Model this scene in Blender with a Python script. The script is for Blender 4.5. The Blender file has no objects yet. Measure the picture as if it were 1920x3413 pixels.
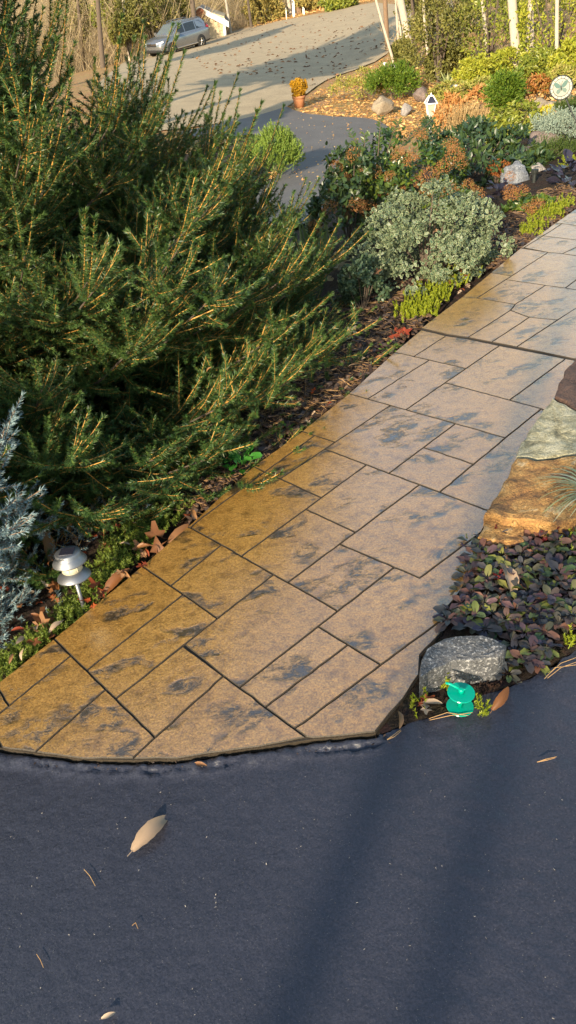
import bpy, bmesh, math, random
import numpy as np
from mathutils import Vector, Matrix, noise
from mathutils.geometry import delaunay_2d_cdt
rng = np.random.default_rng(7)
random.seed(7)
R = math.radians
SC = bpy.context.scene
COL = SC.collection

# ------------------------------------------------------------------ camera, sky, sun, exposure
FPX, PITCH, ROLL, CAMH, SLOPE = 2578.0, R(35), R(-5), 1.6, 0.105
fw = np.array([0, math.cos(PITCH), -math.sin(PITCH)]); _u = np.array([0, math.sin(PITCH), math.cos(PITCH)])
rt = math.cos(ROLL)*np.array([1., 0, 0]) + math.sin(ROLL)*_u
up = math.cos(ROLL)*_u - math.sin(ROLL)*np.array([1., 0, 0])
CAM = np.array([0, 0, CAMH])
cd = bpy.data.cameras.new('camera'); cam = bpy.data.objects.new('camera', cd); COL.objects.link(cam)
cam.matrix_world = Matrix(((rt[0], up[0], -fw[0], 0), (rt[1], up[1], -fw[1], 0), (rt[2], up[2], -fw[2], CAMH), (0, 0, 0, 1)))
cd.sensor_fit = 'VERTICAL'; cd.sensor_height = 36; cd.lens = 36*FPX/3413
cd.clip_start = .02; cd.clip_end = 2000
SC.camera = cam
SUN_AZ, SUN_EL = R(26.5), R(20)          # azimuth the light travels towards (from +Y to +X), elevation
w = bpy.data.worlds.new('World'); SC.world = w; w.use_nodes = True
nt = w.node_tree; bg = nt.nodes['Background']; sky = nt.nodes.new('ShaderNodeTexSky')
sky.sky_type = 'NISHITA'; sky.sun_disc = False; sky.air_density = 1.6; sky.ozone_density = 2.2; sky.sun_elevation = SUN_EL; sky.sun_rotation = SUN_AZ + math.pi
nt.links.new(sky.outputs[0], bg.inputs[0]); bg.inputs[1].default_value = 0.15
sd = bpy.data.lights.new('sun', 'SUN'); sd.energy = 5.0; sd.angle = R(.55); sd.color = (1, .83, .60)
so = bpy.data.objects.new('sun', sd); COL.objects.link(so)
sdir = Vector((math.sin(SUN_AZ)*math.cos(SUN_EL), math.cos(SUN_AZ)*math.cos(SUN_EL), -math.sin(SUN_EL)))
so.rotation_euler = sdir.to_track_quat('-Z', 'Y').to_euler(); so.location = (-5, -10, 8)
SC.view_settings.view_transform = 'Standard'; SC.view_settings.look = 'None'
SC.view_settings.exposure = 0.9; SC.view_settings.gamma = 1; SC.view_settings.use_curve_mapping = False
SC.cycles.max_bounces = 8; SC.cycles.transparent_max_bounces = 16
try: SC.cycles.use_denoising = True
except Exception: pass

# ------------------------------------------------------------------ terrain and rays from photo pixels to places on it
def ray(x, y): return fw*FPX + rt*(x-960) - up*(y-1706.5)
def W(x, y, h=0.0):                       # point on the sloping walkway plane
    d = ray(x, y); return CAM + d*((h-CAMH)/(d[2]-SLOPE*d[0]))
EA, EB = W(0, 2283)[:2], W(1920, 701)[:2]
_t = (EB-EA)/np.linalg.norm(EB-EA); EN = np.array([-_t[1], _t[0]])
def sst(a, b, v):
    t = np.clip((v-a)/(b-a), 0, 1); return t*t*(3-2*t)
def T(x, y):
    x = np.asarray(x, float); y = np.asarray(y, float)
    zn = SLOPE*np.clip(x, -3, 4)
    d = (x-EA[0])*EN[0] + (y-EA[1])*EN[1]
    k = np.clip((y-25)/25, 0, 1.7)
    zl = -1.1 + .16*np.clip(x-3.2, 0, 12)*sst(34, 22, y)*0 + .13*np.clip(x-3.2, 0, 12)*sst(60, 25, y) + k*(-.28+.10*np.clip(x, -15, 15))
    s = sst(.15, 6.5, d)
    return (zn-.025)*(1-s) + zl*s
def T1(x, y): return float(T(x, y))
def TP(px, py, h=0.0):                    # point where the pixel's ray meets the terrain
    d = ray(px, py); d = d/np.hypot(d[0], d[1])
    s = np.concatenate([np.arange(.5, 12, .02), np.arange(12, 130, .1)])
    P = CAM + d[None]*s[:, None]
    below = np.nonzero(P[:, 2] < T(P[:, 0], P[:, 1])+h)[0]
    i = below[0] if len(below) else len(s)-1
    return P[i]
def AT(px, py, dist):
    d = ray(px, py); return CAM + d/np.hypot(d[0], d[1])*dist
def mpp(p): return float((np.asarray(p)-CAM)@fw)/FPX      # metres per photo pixel at p

# ------------------------------------------------------------------ materials
def newmat(name):
    m = bpy.data.materials.new(name); m.use_nodes = True
    n = m.node_tree.nodes; return m, n, m.node_tree.links, n['Principled BSDF']
def ramp(n, stops, interp='LINEAR'):
    r = n.new('ShaderNodeValToRGB'); r.color_ramp.interpolation = interp
    e = r.color_ramp.elements
    while len(e) < len(stops): e.new(.5)
    for el, (p, c) in zip(e, stops): el.position = p; el.color = (*c, 1) if len(c) == 3 else c
    return r
def tex(n, l, kind, scale, detail=6, rough=.6, dist=0, coord='world', vec=None):
    t = n.new('ShaderNodeTexNoise' if kind == 'noise' else 'ShaderNodeTexVoronoi')
    t.inputs['Scale'].default_value = scale
    if kind == 'noise':
        t.inputs['Detail'].default_value = detail; t.inputs['Roughness'].default_value = rough; t.inputs['Distortion'].default_value = dist
    if vec is None:
        g = n.new('ShaderNodeNewGeometry'); vec = g.outputs['Position']
    l.new(vec, t.inputs['Vector']); return t
def mixc(n, l, f, a, b, mode='MIX'):
    m = n.new('ShaderNodeMix'); m.data_type = 'RGBA'; m.blend_type = mode
    for sock, v in ((m.inputs[0], f), (m.inputs[6], a), (m.inputs[7], b)):
        if isinstance(v, (int, float)): sock.default_value = v
        elif isinstance(v, tuple): sock.default_value = (*v, 1)
        else: l.new(v, sock)
    return m.outputs[2]
def math_(n, l, op, a, b=0.0):
    m = n.new('ShaderNodeMath'); m.operation = op
    for s, v in ((m.inputs[0], a), (m.inputs[1], b)):
        if isinstance(v, (int, float)): s.default_value = v
        else: l.new(v, s)
    return m.outputs[0]
def bump(n, l, b, h, strength, dist=.01, prev=None):
    k = n.new('ShaderNodeBump'); k.inputs['Strength'].default_value = strength; k.inputs['Distance'].default_value = dist
    l.new(h, k.inputs['Height'])
    if prev is not None: l.new(prev, k.inputs['Normal'])
    l.new(k.outputs[0], b.inputs['Normal']); return k.outputs[0]
def plain(name, col, rough=.5, metal=0, spec=.5, var=.15, scale=20, bmp=0.0):
    m, n, l, b = newmat(name)
    t = tex(n, l, 'noise', scale)
    c = mixc(n, l, t.outputs[0], tuple(x*(1-var) for x in col), tuple(min(1, x*(1+var)) for x in col))
    l.new(c, b.inputs['Base Color'])
    b.inputs['Roughness'].default_value = rough; b.inputs['Metallic'].default_value = metal; b.inputs['Specular IOR Level'].default_value = spec
    if bmp: bump(n, l, b, t.outputs[0], bmp)
    return m
def leafmat(name, cols, rough=.5, trans=.25, spec=.35, patch=0.0):
    m, n, l, b = newmat(name)
    g = n.new('ShaderNodeNewGeometry'); o = n.new('ShaderNodeObjectInfo')
    v = math_(n, l, 'FRACT', math_(n, l, 'ADD', g.outputs['Random Per Island'], math_(n, l, 'MULTIPLY', o.outputs['Random'], 3.7)))
    if patch:
        t = tex(n, l, 'noise', patch, 2)
        v = math_(n, l, 'ADD', math_(n, l, 'MULTIPLY', v, .6), math_(n, l, 'MULTIPLY', math_(n, l, 'SUBTRACT', t.outputs[0], .3), 1.0))
    r = ramp(n, [(i/max(1, len(cols)-1), c) for i, c in enumerate(cols)]); l.new(v, r.inputs[0])
    l.new(r.outputs[0], b.inputs['Base Color']); b.inputs['Roughness'].default_value = rough; b.inputs['Specular IOR Level'].default_value = spec
    if trans:
        tr = n.new('ShaderNodeBsdfTranslucent'); l.new(r.outputs[0], tr.inputs[0])
        mx = n.new('ShaderNodeMixShader'); mx.inputs[0].default_value = trans
        l.new(b.outputs[0], mx.inputs[1]); l.new(tr.outputs[0], mx.inputs[2]); l.new(mx.outputs[0], n['Material Output'].inputs[0])
    return m

M = {}
# stamped concrete: golden sealed slab with dark antiquing left in the hollows
def concrete():
    m, n, l, b = newmat('stamped_concrete')
    g = n.new('ShaderNodeNewGeometry'); mp = n.new('ShaderNodeMapping'); oi = n.new('ShaderNodeObjectInfo'); va = n.new('ShaderNodeVectorMath'); va.operation = 'MULTIPLY_ADD'; l.new(oi.outputs['Random'], va.inputs[0]); va.inputs[1].default_value = (9, 17, 5); l.new(g.outputs['Position'], va.inputs[2]); l.new(va.outputs[0], mp.inputs[0])
    mp.inputs['Rotation'].default_value = (0, 0, R(-48)); mp.inputs['Scale'].default_value = (1, 1.7, 1)
    fine = tex(n, l, 'noise', 170, 4, .75); mid = tex(n, l, 'noise', 24, 8, .7); big = tex(n, l, 'noise', 3.2, 3, .5)
    st1 = tex(n, l, 'noise', 11, 10, .76, .3, vec=mp.outputs[0]); st2 = tex(n, l, 'noise', 5.0, 2.5, .5, vec=mp.outputs[0])
    rm1 = ramp(n, [(.475, (0, 0, 0)), (.56, (1, 1, 1))]); l.new(st1.outputs[0], rm1.inputs[0])
    rm2 = ramp(n, [(.535, (0, 0, 0)), (.60, (1, 1, 1))]); l.new(st2.outputs[0], rm2.inputs[0])
    mask = math_(n, l, 'MULTIPLY', rm1.outputs[0], rm2.outputs[0])
    c = mixc(n, l, big.outputs[0], (.31, .16, .030), (.48, .275, .070))
    c = mixc(n, l, math_(n, l, 'MULTIPLY', oi.outputs['Random'], .35), c, (.47, .28, .085))
    rf = ramp(n, [(.36, (.40, .34, .26)), (.66, (1.3, 1.3, 1.35))]); l.new(fine.outputs[0], rf.inputs[0])
    c = mixc(n, l, .8, c, rf.outputs[0], 'MULTIPLY')
    rmid = ramp(n, [(.32, (.42, .37, .30)), (.52, (1.05, 1.05, 1.05))]); l.new(mid.outputs[0], rmid.inputs[0])
    c = mixc(n, l, .75, c, rmid.outputs[0], 'MULTIPLY')
    c = mixc(n, l, math_(n, l, 'MULTIPLY', mask, .88), c, (.022, .018, .014))
    l.new(c, b.inputs['Base Color'])
    b.inputs['Roughness'].default_value = .34; b.inputs['IOR'].default_value = 1.5
    b.inputs['Coat Weight'].default_value = 1; b.inputs['Coat Roughness'].default_value = .13; b.inputs['Coat IOR'].default_value = 2.5
    hh = math_(n, l, 'SUBTRACT', math_(n, l, 'ADD', math_(n, l, 'MULTIPLY', mid.outputs[0], .5), math_(n, l, 'MULTIPLY', st1.outputs[0], .5)), math_(n, l, 'MULTIPLY', mask, .5))
    k = bump(n, l, b, hh, .75, .010); k = bump(n, l, b, fine.outputs[0], .35, .004, k)
    kc = bump(n, l, b, hh, .30, .006); l.new(k, b.inputs['Normal']); l.new(kc, b.inputs['Coat Normal'])
    return m
M['concrete'] = concrete()
M['grout'] = plain('dark_grout', (.035, .026, .016), .6, scale=120, bmp=.4)
def asphalt(name, col, rough, sc, bs, spec=.5, dry=None):
    m, n, l, b = newmat(name)
    fine = tex(n, l, 'noise', sc, 4, .65); mid = tex(n, l, 'noise', sc*.22, 5, .6); big = tex(n, l, 'noise', 1.7, 4, .6)
    c = mixc(n, l, big.outputs[0], tuple(x*.7 for x in col), tuple(x*1.3 for x in col))
    rf = ramp(n, [(.34, (.65, .65, .65)), (.66, (1.3, 1.3, 1.3))]); l.new(fine.outputs[0], rf.inputs[0])
    c = mixc(n, l, 1.0, c, rf.outputs[0], 'MULTIPLY')
    if dry:
        sp = tex(n, l, 'noise', 430, 1, .5); rs = ramp(n, [(.72, (0, 0, 0)), (.76, (1, 1, 1))]); l.new(sp.outputs[0], rs.inputs[0])
        c = mixc(n, l, rs.outputs[0], c, dry)
    l.new(c, b.inputs['Base Color']); b.inputs['Roughness'].default_value = rough; b.inputs['Specular IOR Level'].default_value = spec
    k = bump(n, l, b, mid.outputs[0], bs, .012); bump(n, l, b, fine.outputs[0], bs, .004, k)
    return m
M['seal'] = asphalt('sealed_asphalt', (.030, .031, .044), .34, 200, .28, .6, (.16, .15, .14))
M['asph'] = asphalt('worn_asphalt', (.13, .122, .118), .75, 60, .3, .35)
M['road'] = asphalt('old_road_surface', (.40, .315, .20), .85, 40, .3, .2)
def soil(name, a, b_, c_, sc, big):
    m, n, l, b = newmat(name)
    t = tex(n, l, 'noise', sc, 8, .75); v = tex(n, l, 'vor', sc*.9); g2 = tex(n, l, 'noise', big, 4)
    r = ramp(n, [(.32, a), (.5, b_), (.68, c_)]); l.new(t.outputs[0], r.inputs[0])
    c = mixc(n, l, .6, r.outputs[0], v.outputs['Color'], 'MULTIPLY')
    c = mixc(n, l, .45, r.outputs[0], c)
    l.new(c, b.inputs['Base Color']); b.inputs['Roughness'].default_value = .9; b.inputs['Specular IOR Level'].default_value = .2
    bump(n, l, b, t.outputs[0], .8, .03); return m
M['soil'] = soil('dark_soil', (.016, .011, .008), (.04, .026, .018), (.085, .055, .038), 45, 2)
M['litterground'] = soil('leaf_littered_earth', (.20, .105, .04), (.42, .25, .10), (.60, .42, .20), 9, .8)
M['chip'] = leafmat('bark_chips', [(.022, .014, .012), (.05, .03, .02), (.09, .05, .03), (.06, .05, .05), (.14, .085, .045)], .7, 0)
M['dryleaf'] = leafmat('dry_oak_leaf', [(.14, .05, .016), (.22, .09, .032), (.29, .15, .065), (.17, .065, .022), (.34, .21, .11)], .5, .2)
M['redleaf'] = leafmat('red_brown_leaf', [(.22, .035, .015), (.30, .07, .02)], .5, .2)
M['paleleaf'] = leafmat('pale_dry_leaf', [(.36, .25, .16), (.43, .32, .22)], .6, .1)
M['litter'] = leafmat('tan_leaf_litter', [(.42, .20, .06), (.58, .34, .12), (.66, .46, .20), (.48, .24, .07)], .7, .15)
M['roadleaf'] = leafmat('road_leaf', [(.10, .05, .025), (.16, .08, .035), (.26, .14, .06)], .7, .1)
M['needle'] = leafmat('spruce_needles', [(.014, .042, .014), (.034, .084, .022), (.095, .150, .032), (.018, .054, .023)], .42, .12, .45, .9)
M['sprucewood'] = leafmat('spruce_twig_bark', [(.40, .19, .04), (.50, .27, .06), (.30, .14, .03)], .65, 0)
M['bark'] = plain('grey_brown_bark', (.10, .075, .055), .9, scale=30, var=.5, bmp=.8)
M['palebark'] = plain('pale_bark', (.44, .38, .30), .85, scale=14, var=.35, bmp=.5)
M['brownbark'] = plain('brown_bark', (.20, .13, .08), .9, scale=14, var=.4, bmp=.5)
M['blue'] = leafmat('blue_spruce_needles', [(.11, .18, .19), (.20, .29, .31), (.30, .40, .42)], .5, .1)
M['phlox'] = leafmat('mossy_green', [(.07, .13, .018), (.16, .22, .03), (.25, .29, .05)], .5, .2, patch=5)
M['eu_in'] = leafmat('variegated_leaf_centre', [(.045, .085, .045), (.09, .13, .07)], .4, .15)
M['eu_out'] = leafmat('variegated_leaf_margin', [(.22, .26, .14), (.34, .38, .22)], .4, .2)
M['abelia'] = leafmat('glossy_green_leaf', [(.018, .045, .022), (.03, .07, .02), (.065, .12, .02), (.13, .17, .02), (.022, .05, .03)], .32, .2, .5, 2.0)
M['head'] = leafmat('dried_flower', [(.20, .08, .025), (.34, .16, .055), (.42, .22, .08)], .8, .2)
M['viburnum'] = leafmat('dark_green_leaf', [(.025, .05, .026), (.04, .075, .025), (.09, .125, .02)], .35, .15, .5, 1.5)
M['rhodo'] = leafmat('rhododendron_leaf', [(.07, .12, .018), (.17, .21, .03), (.30, .31, .045), (.12, .17, .02)], .4, .25, .4, .5)
M['rhodo_y'] = leafmat('bright_bush_leaf', [(.16, .22, .02), (.32, .34, .035), (.44, .42, .05)], .45, .3, .3, .7)
M['rhodo_d'] = leafmat('olive_bush_leaf', [(.07, .085, .02), (.17, .165, .04), (.27, .24, .065)], .5, .2, .3, .7)
M['azalea'] = leafmat('azalea_leaf', [(.20, .22, .035), (.33, .33, .06), (.40, .31, .10)], .55, .25)
M['redazalea'] = leafmat('russet_leaf', [(.28, .09, .02), (.40, .17, .04), (.22, .18, .04)], .6, .25)
M['dryhyd'] = leafmat('dried_orange_flowers', [(.36, .14, .035), (.50, .25, .08), (.56, .34, .13)], .8, .25)
M['straw'] = leafmat('straw_grass', [(.42, .28, .12), (.58, .42, .20)], .7, .2)
M['lace'] = leafmat('lacy_conifer', [(.05, .12, .015), (.12, .20, .02), (.20, .26, .03)], .5, .2)
M['lime'] = leafmat('lime_foliage', [(.20, .25, .015), (.34, .38, .025), (.13, .19, .02)], .5, .3)
M['yellow'] = leafmat('golden_foliage', [(.48, .42, .02), (.60, .52, .04)], .55, .3)
M['ball'] = leafmat('amber_foliage', [(.40, .21, .01), (.55, .32, .02), (.48, .26, .015)], .55, .25)
M['ljun'] = leafmat('light_juniper', [(.11, .20, .03), (.21, .30, .05), (.28, .36, .07)], .5, .2)
M['bjun'] = leafmat('silver_blue_juniper', [(.17, .24, .20), (.28, .36, .29), (.36, .40, .30)], .5, .15)
M['dmound'] = leafmat('dark_green_mound', [(.04, .08, .02), (.09, .13, .02)], .5, .15)
M['heuch'] = leafmat('black_purple_leaf', [(.018, .016, .026), (.04, .034, .055), (.03, .03, .045)], .35, .05, .5)
M['ajuga'] = leafmat('bronze_leaf', [(.055, .038, .058), (.09, .09, .05), (.10, .048, .06), (.06, .10, .04), (.22, .22, .04), (.06, .048, .075), (.20, .09, .055), (.055, .062, .064), (.045, .036, .05)], .48, .15, .4)
M['redsedum'] = leafmat('dark_red_succulent', [(.09, .012, .015), (.16, .02, .02), (.07, .015, .02)], .4, .1)
M['tan_heuch'] = leafmat('tan_leaf', [(.32, .24, .10), (.42, .32, .16)], .6, .2)
M['hell'] = leafmat('bright_glossy_leaf', [(.03, .14, .02), (.06, .22, .03)], .22, .15, .6)
M['iris'] = leafmat('cream_striped_blade', [(.40, .42, .16), (.14, .22, .06), (.50, .50, .24)], .5, .25)
M['blade'] = leafmat('grey_green_blade', [(.26, .33, .16), (.40, .45, .26), (.52, .52, .34)], .5, .2)
M['pineneedle'] = leafmat('dry_pine_needle', [(.36, .20, .08), (.45, .28, .12)], .6, 0)
M['orangeplant'] = leafmat('orange_groundcover', [(.34, .10, .03), (.42, .17, .05)], .5, .2)
M['tanbrush'] = leafmat('tan_brush', [(.30, .23, .13), (.42, .33, .20), (.22, .17, .09)], .85, .1)
M['brushleaf'] = leafmat('autumn_brush_leaf', [(.34, .28, .08), (.45, .34, .10), (.24, .24, .07)], .7, .3)
M['redbrush'] = leafmat('crimson_leaf', [(.35, .02, .03), (.45, .05, .05)], .6, .3)
M['steel'] = plain('brushed_steel', (.25, .262, .285), .5, .85, var=.12, scale=60)
M['frost'] = plain('frosted_lens', (.62, .58, .42), .3, spec=.5)
M['solar'] = plain('solar_cell', (.03, .03, .045), .2, var=.2)
def teal():
    m, n, l, b = newmat('teal_plastic')
    b.inputs['Base Color'].default_value = (.0, .46, .33, 1); b.inputs['Roughness'].default_value = .2
    tr = n.new('ShaderNodeBsdfTranslucent'); tr.inputs[0].default_value = (.0, .75, .55, 1)
    mx = n.new('ShaderNodeMixShader'); mx.inputs[0].default_value = .4
    l.new(b.outputs[0], mx.inputs[1]); l.new(tr.outputs[0], mx.inputs[2]); l.new(mx.outputs[0], n['Material Output'].inputs[0]); return m
M['teal'] = teal()
def stone(name, stops, sc, bs=.5, speck=None, rough=.75):
    m, n, l, b = newmat(name)
    t = tex(n, l, 'noise', sc, 9, .7, .5); f = tex(n, l, 'noise', sc*14, 3, .7)
    r = ramp(n, stops); l.new(t.outputs[0], r.inputs[0]); c = r.outputs[0]
    rf = ramp(n, [(.35, (.55, .55, .55)), (.65, (1.2, 1.2, 1.2))]); l.new(f.outputs[0], rf.inputs[0])
    c = mixc(n, l, .8, c, rf.outputs[0], 'MULTIPLY')
    if speck:
        rs = ramp(n, [(.56, (0, 0, 0)), (.62, (1, 1, 1))]); l.new(f.outputs[0], rs.inputs[0]); c = mixc(n, l, rs.outputs[0], c, speck)
    l.new(c, b.inputs['Base Color']); b.inputs['Roughness'].default_value = rough
    cr = tex(n, l, 'noise', sc*2.2, 3, .5, 1.2); rc = ramp(n, [(.47, (1, 1, 1)), (.495, (0, 0, 0)), (.52, (1, 1, 1))]); l.new(cr.outputs[0], rc.inputs[0])
    hs = math_(n, l, 'ADD', t.outputs[0], math_(n, l, 'MULTIPLY', rc.outputs[0], .12))
    k = bump(n, l, b, hs, bs*1.5, .03); bump(n, l, b, f.outputs[0], bs, .006, k); return m
M['granite'] = stone('speckled_granite', [(.3, (.06, .065, .07)), (.7, (.17, .17, .175))], 9, .6, (.34, .34, .34))
M['lichen'] = stone('lichened_stone', [(.34, (.13, .12, .07)), (.46, (.37, .34, .21)), (.62, (.52, .49, .35))], 14, .5)
M['ochre'] = stone('ochre_stone', [(.34, (.09, .05, .03)), (.46, (.32, .16, .05)), (.58, (.52, .29, .09)), (.68, (.62, .48, .28))], 12, .6)
M['brownstone'] = stone('dark_brown_stone', [(.3, (.05, .03, .024)), (.7, (.15, .085, .06))], 10, .5)
M['whitestone'] = stone('white_streaked_stone', [(.34, (.07, .08, .10)), (.5, (.20, .215, .24)), (.62, (.34, .355, .38))], 13, .6)
M['greystone'] = stone('grey_stone', [(.3, (.17, .15, .14)), (.65, (.38, .35, .32))], 7, .5)
M['tanstone'] = stone('tan_stone', [(.3, (.22, .17, .11)), (.7, (.38, .31, .22))], 6, .5)
M['boulder'] = stone('brown_boulder', [(.3, (.10, .075, .065)), (.7, (.24, .18, .15))], 5, .5)
M['carpaint'] = plain('silver_paint', (.30, .315, .34), .25, .75, var=.03)
M['glass'] = plain('dark_window_glass', (.02, .024, .028), .06, spec=.8)
M['wsglass'] = plain('windscreen_glass', (.10, .12, .12), .05, spec=.9)
M['tyre'] = plain('tyre_rubber', (.018, .018, .018), .8)
M['rim'] = plain('alloy_rim', (.42, .40, .36), .3, .9)
M['black'] = plain('black_plastic', (.02, .02, .022), .5)
M['chrome'] = plain('chrome', (.75, .76, .78), .12, 1)
M['lamp_glass'] = plain('headlamp_lens', (.70, .74, .78), .1, spec=.8)
M['tail'] = plain('tail_lamp', (.45, .01, .015), .2)
M['white'] = plain('white_paint', (.80, .79, .76), .5, var=.04)
M['siding'] = plain('beige_siding', (.52, .42, .27), .8, var=.06)
M['rust'] = plain('rusty_metal', (.22, .07, .03), .8, var=.4, scale=40)
M['terra'] = plain('terracotta', (.42, .18, .08), .75, var=.3, scale=30, bmp=.3)
M['darkmetal'] = plain('dark_metal', (.035, .04, .038), .5, .4)
M['brownmetal'] = plain('brown_metal', (.12, .06, .035), .7)
M['discglass'] = plain('pale_glass_disc', (.19, .20, .165), .25, var=.06)
M['ringglass'] = plain('mottled_glass_rim', (.20, .22, .19), .3, var=.3, scale=60)
M['wing'] = leafmat('teal_wing', [(.008, .085, .075), (.02, .12, .10)], .4, .2)
M['wing2'] = leafmat('pale_teal_wing', [(.04, .12, .10), (.08, .15, .12)], .4, .2)
M['lantglass'] = plain('lantern_glass', (.45, .42, .33), .1, spec=.8)
M['shadow'] = M['bark']

# ------------------------------------------------------------------ object helpers
OFF = {}
def setp(o, label=None, cat=None, group=None, kind=None):
    if label: o['label'] = label
    if cat: o['category'] = cat
    if group: o['group'] = group
    if kind: o['kind'] = kind
    return o
def thing(name, label, cat, loc, group=None, rot=(0, 0, 0)):
    o = bpy.data.objects.new(name, None); COL.objects.link(o); o.empty_display_size = .1
    o.location = [float(v) for v in loc]; o.rotation_euler = rot
    OFF[o.name] = np.array(loc, float) if rot == (0, 0, 0) else np.zeros(3)
    return setp(o, label, cat, group)
def mesh_np(name, V, loops, totals, mats, fm=None, smooth=False):
    me = bpy.data.meshes.new(name); V = np.ascontiguousarray(V, np.float32)
    me.vertices.add(len(V)); me.vertices.foreach_set('co', V.ravel())
    me.loops.add(len(loops)); me.loops.foreach_set('vertex_index', np.asarray(loops, np.int32))
    me.polygons.add(len(totals)); tot = np.asarray(totals, np.int32)
    st = np.concatenate([[0], np.cumsum(tot)[:-1]]).astype(np.int32)
    me.polygons.foreach_set('loop_start', st); me.polygons.foreach_set('loop_total', tot)
    for m in (mats if isinstance(mats, (list, tuple)) else [mats]): me.materials.append(m)
    if fm is not None: me.polygons.foreach_set('material_index', np.asarray(fm, np.int32))
    me.polygons.foreach_set('use_smooth', np.full(len(tot), smooth))
    me.update(calc_edges=True); me.validate(); return me
def link(name, me, parent=None, kind=None, world=True):
    o = bpy.data.objects.new(name, me); COL.objects.link(o)
    if parent is not None:
        o.parent = parent; off = OFF.get(parent.name, np.zeros(3)); OFF[o.name] = off if world else np.zeros(3)
        if world and off.any(): me.transform(Matrix.Translation(Vector([-float(v) for v in off])))
    if kind: o['kind'] = kind
    return o
class MB:
    """collects geometry, then builds one mesh"""
    def __init__(s): s.V = []; s.F = []; s.m = []; s.n = 0
    def add(s, V, F, mi=0):
        for f in F: s.F.append([i+s.n for i in f]); s.m.append(mi)
        s.V.extend([tuple(map(float, v)) for v in V]); s.n += len(V); return s
    def box(s, c, d, mi=0, M3=None):
        c = np.array(c, float); d = np.array(d, float)/2
        P = np.array([[x, y, z] for x in (-1, 1) for y in (-1, 1) for z in (-1, 1)], float)*d
        if M3 is not None: P = P@np.array(M3).T
        return s.add(P+c, [(0, 1, 3, 2), (4, 6, 7, 5), (0, 4, 5, 1), (2, 3, 7, 6), (0, 2, 6, 4), (1, 5, 7, 3)], mi)
    def tube(s, path, rad, n=8, mi=0, cap=True):
        path = [np.array(p, float) for p in path]; rad = rad if hasattr(rad, '__len__') else [rad]*len(path)
        V = []; F = []; ref = np.array([.31, .22, .93])
        for i, p in enumerate(path):
            t = path[min(i+1, len(path)-1)]-path[max(i-1, 0)]; t = t/(np.linalg.norm(t)+1e-9)
            a = np.cross(t, ref)
            if np.linalg.norm(a) < .1: a = np.cross(t, [1, 0, 0])
            a /= np.linalg.norm(a); b = np.cross(t, a)
            for k in range(n):
                th = 2*math.pi*k/n; V.append(p+rad[i]*(math.cos(th)*a+math.sin(th)*b))
        for i in range(len(path)-1):
            for k in range(n): F.append((i*n+k, i*n+(k+1) % n, (i+1)*n+(k+1) % n, (i+1)*n+k))
        if cap: F.append(tuple(range(n-1, -1, -1))); F.append(tuple(range((len(path)-1)*n, len(path)*n)))
        return s.add(V, F, mi)
    def lathe(s, prof, n=24, mi=0, c=(0, 0, 0), M3=None, cap=True):
        V = []; F = []
        for r, z in prof:
            for k in range(n): V.append((r*math.cos(2*math.pi*k/n), r*math.sin(2*math.pi*k/n), z))
        V = np.array(V)
        if M3 is not None: V = V@np.array(M3).T
        for i in range(len(prof)-1):
            for k in range(n): F.append((i*n+k, i*n+(k+1) % n, (i+1)*n+(k+1) % n, (i+1)*n+k))
        if cap: F.append(tuple(range(n-1, -1, -1))); F.append(tuple(range((len(prof)-1)*n, len(prof)*n)))
        return s.add(V+np.array(c), F, mi)
    def mesh(s, name, mats, smooth=False):
        return mesh_np(name, np.array(s.V), [i for f in s.F for i in f], [len(f) for f in s.F], mats, s.m, smooth)
    def build(s, name, mats, parent=None, smooth=False, kind=None, world=True):
        return link(name, s.mesh(name, mats, smooth), parent, kind, world)
def nrm(a): return a/(np.linalg.norm(a, axis=-1, keepdims=True)+1e-9)
def rand_dirs(n): return nrm(rng.normal(size=(n, 3)))
# leaf templates: length 1 along +y, z is the upper side
def leaf_tpl(wd=.5, fold=.12, curl=.1, simple=False):
    if simple:
        V = np.array([(0, 0, 0), (wd/2, .45, fold), (0, 1, -curl), (-wd/2, .45, fold)]); return V, [(0, 1, 2), (0, 2, 3)], [0, 0]
    ys = [0, .3, .65, 1]; ws = [.04, .46, .40, 0.02]; V = []
    for y, q in zip(ys, ws):
        z = -curl*y*y
        V += [(-wd*q, y, z+fold*q), (0, y, z), (wd*q, y, z+fold*q)]
    F = []
    for i in range(3):
        a = i*3; F += [(a, a+1, a+4, a+3), (a+1, a+2, a+5, a+4)]
    return np.array(V), F, [0]*6
def curled_tpl(wd=.36, n=12, seed=0):
    V = []; F = []
    for i in range(n+1):
        y = i/n; w = wd*.5*math.sin(math.pi*min(1, y*.92+.06))**.75*(1+.16*noise.noise((y*9, seed, 0))); z = .10*math.sin(3.2*y+seed)-.10*y*y; dx = .05*math.sin(2.5*y+seed)
        for s, fz in ((-1, .55), (-.5, .16), (0, 0), (.5, .10), (1, .38)):
            V.append((dx+s*w*(1-.15*abs(s)*fz), y, z+w*fz*(1+.5*noise.noise((y*6, s*3, seed)))))
    for i in range(n):
        for j in range(4): a = i*5+j; F.append((a, a+1, a+6, a+5))
    for i in range(2): b = len(V); V += [(-.008, -.14*(1-i), .02), (.008, -.14*(1-i), .02)]
    F.append((b-2, b-1, b+1, b)); return np.array(V), F, [0]*len(F)
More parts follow.
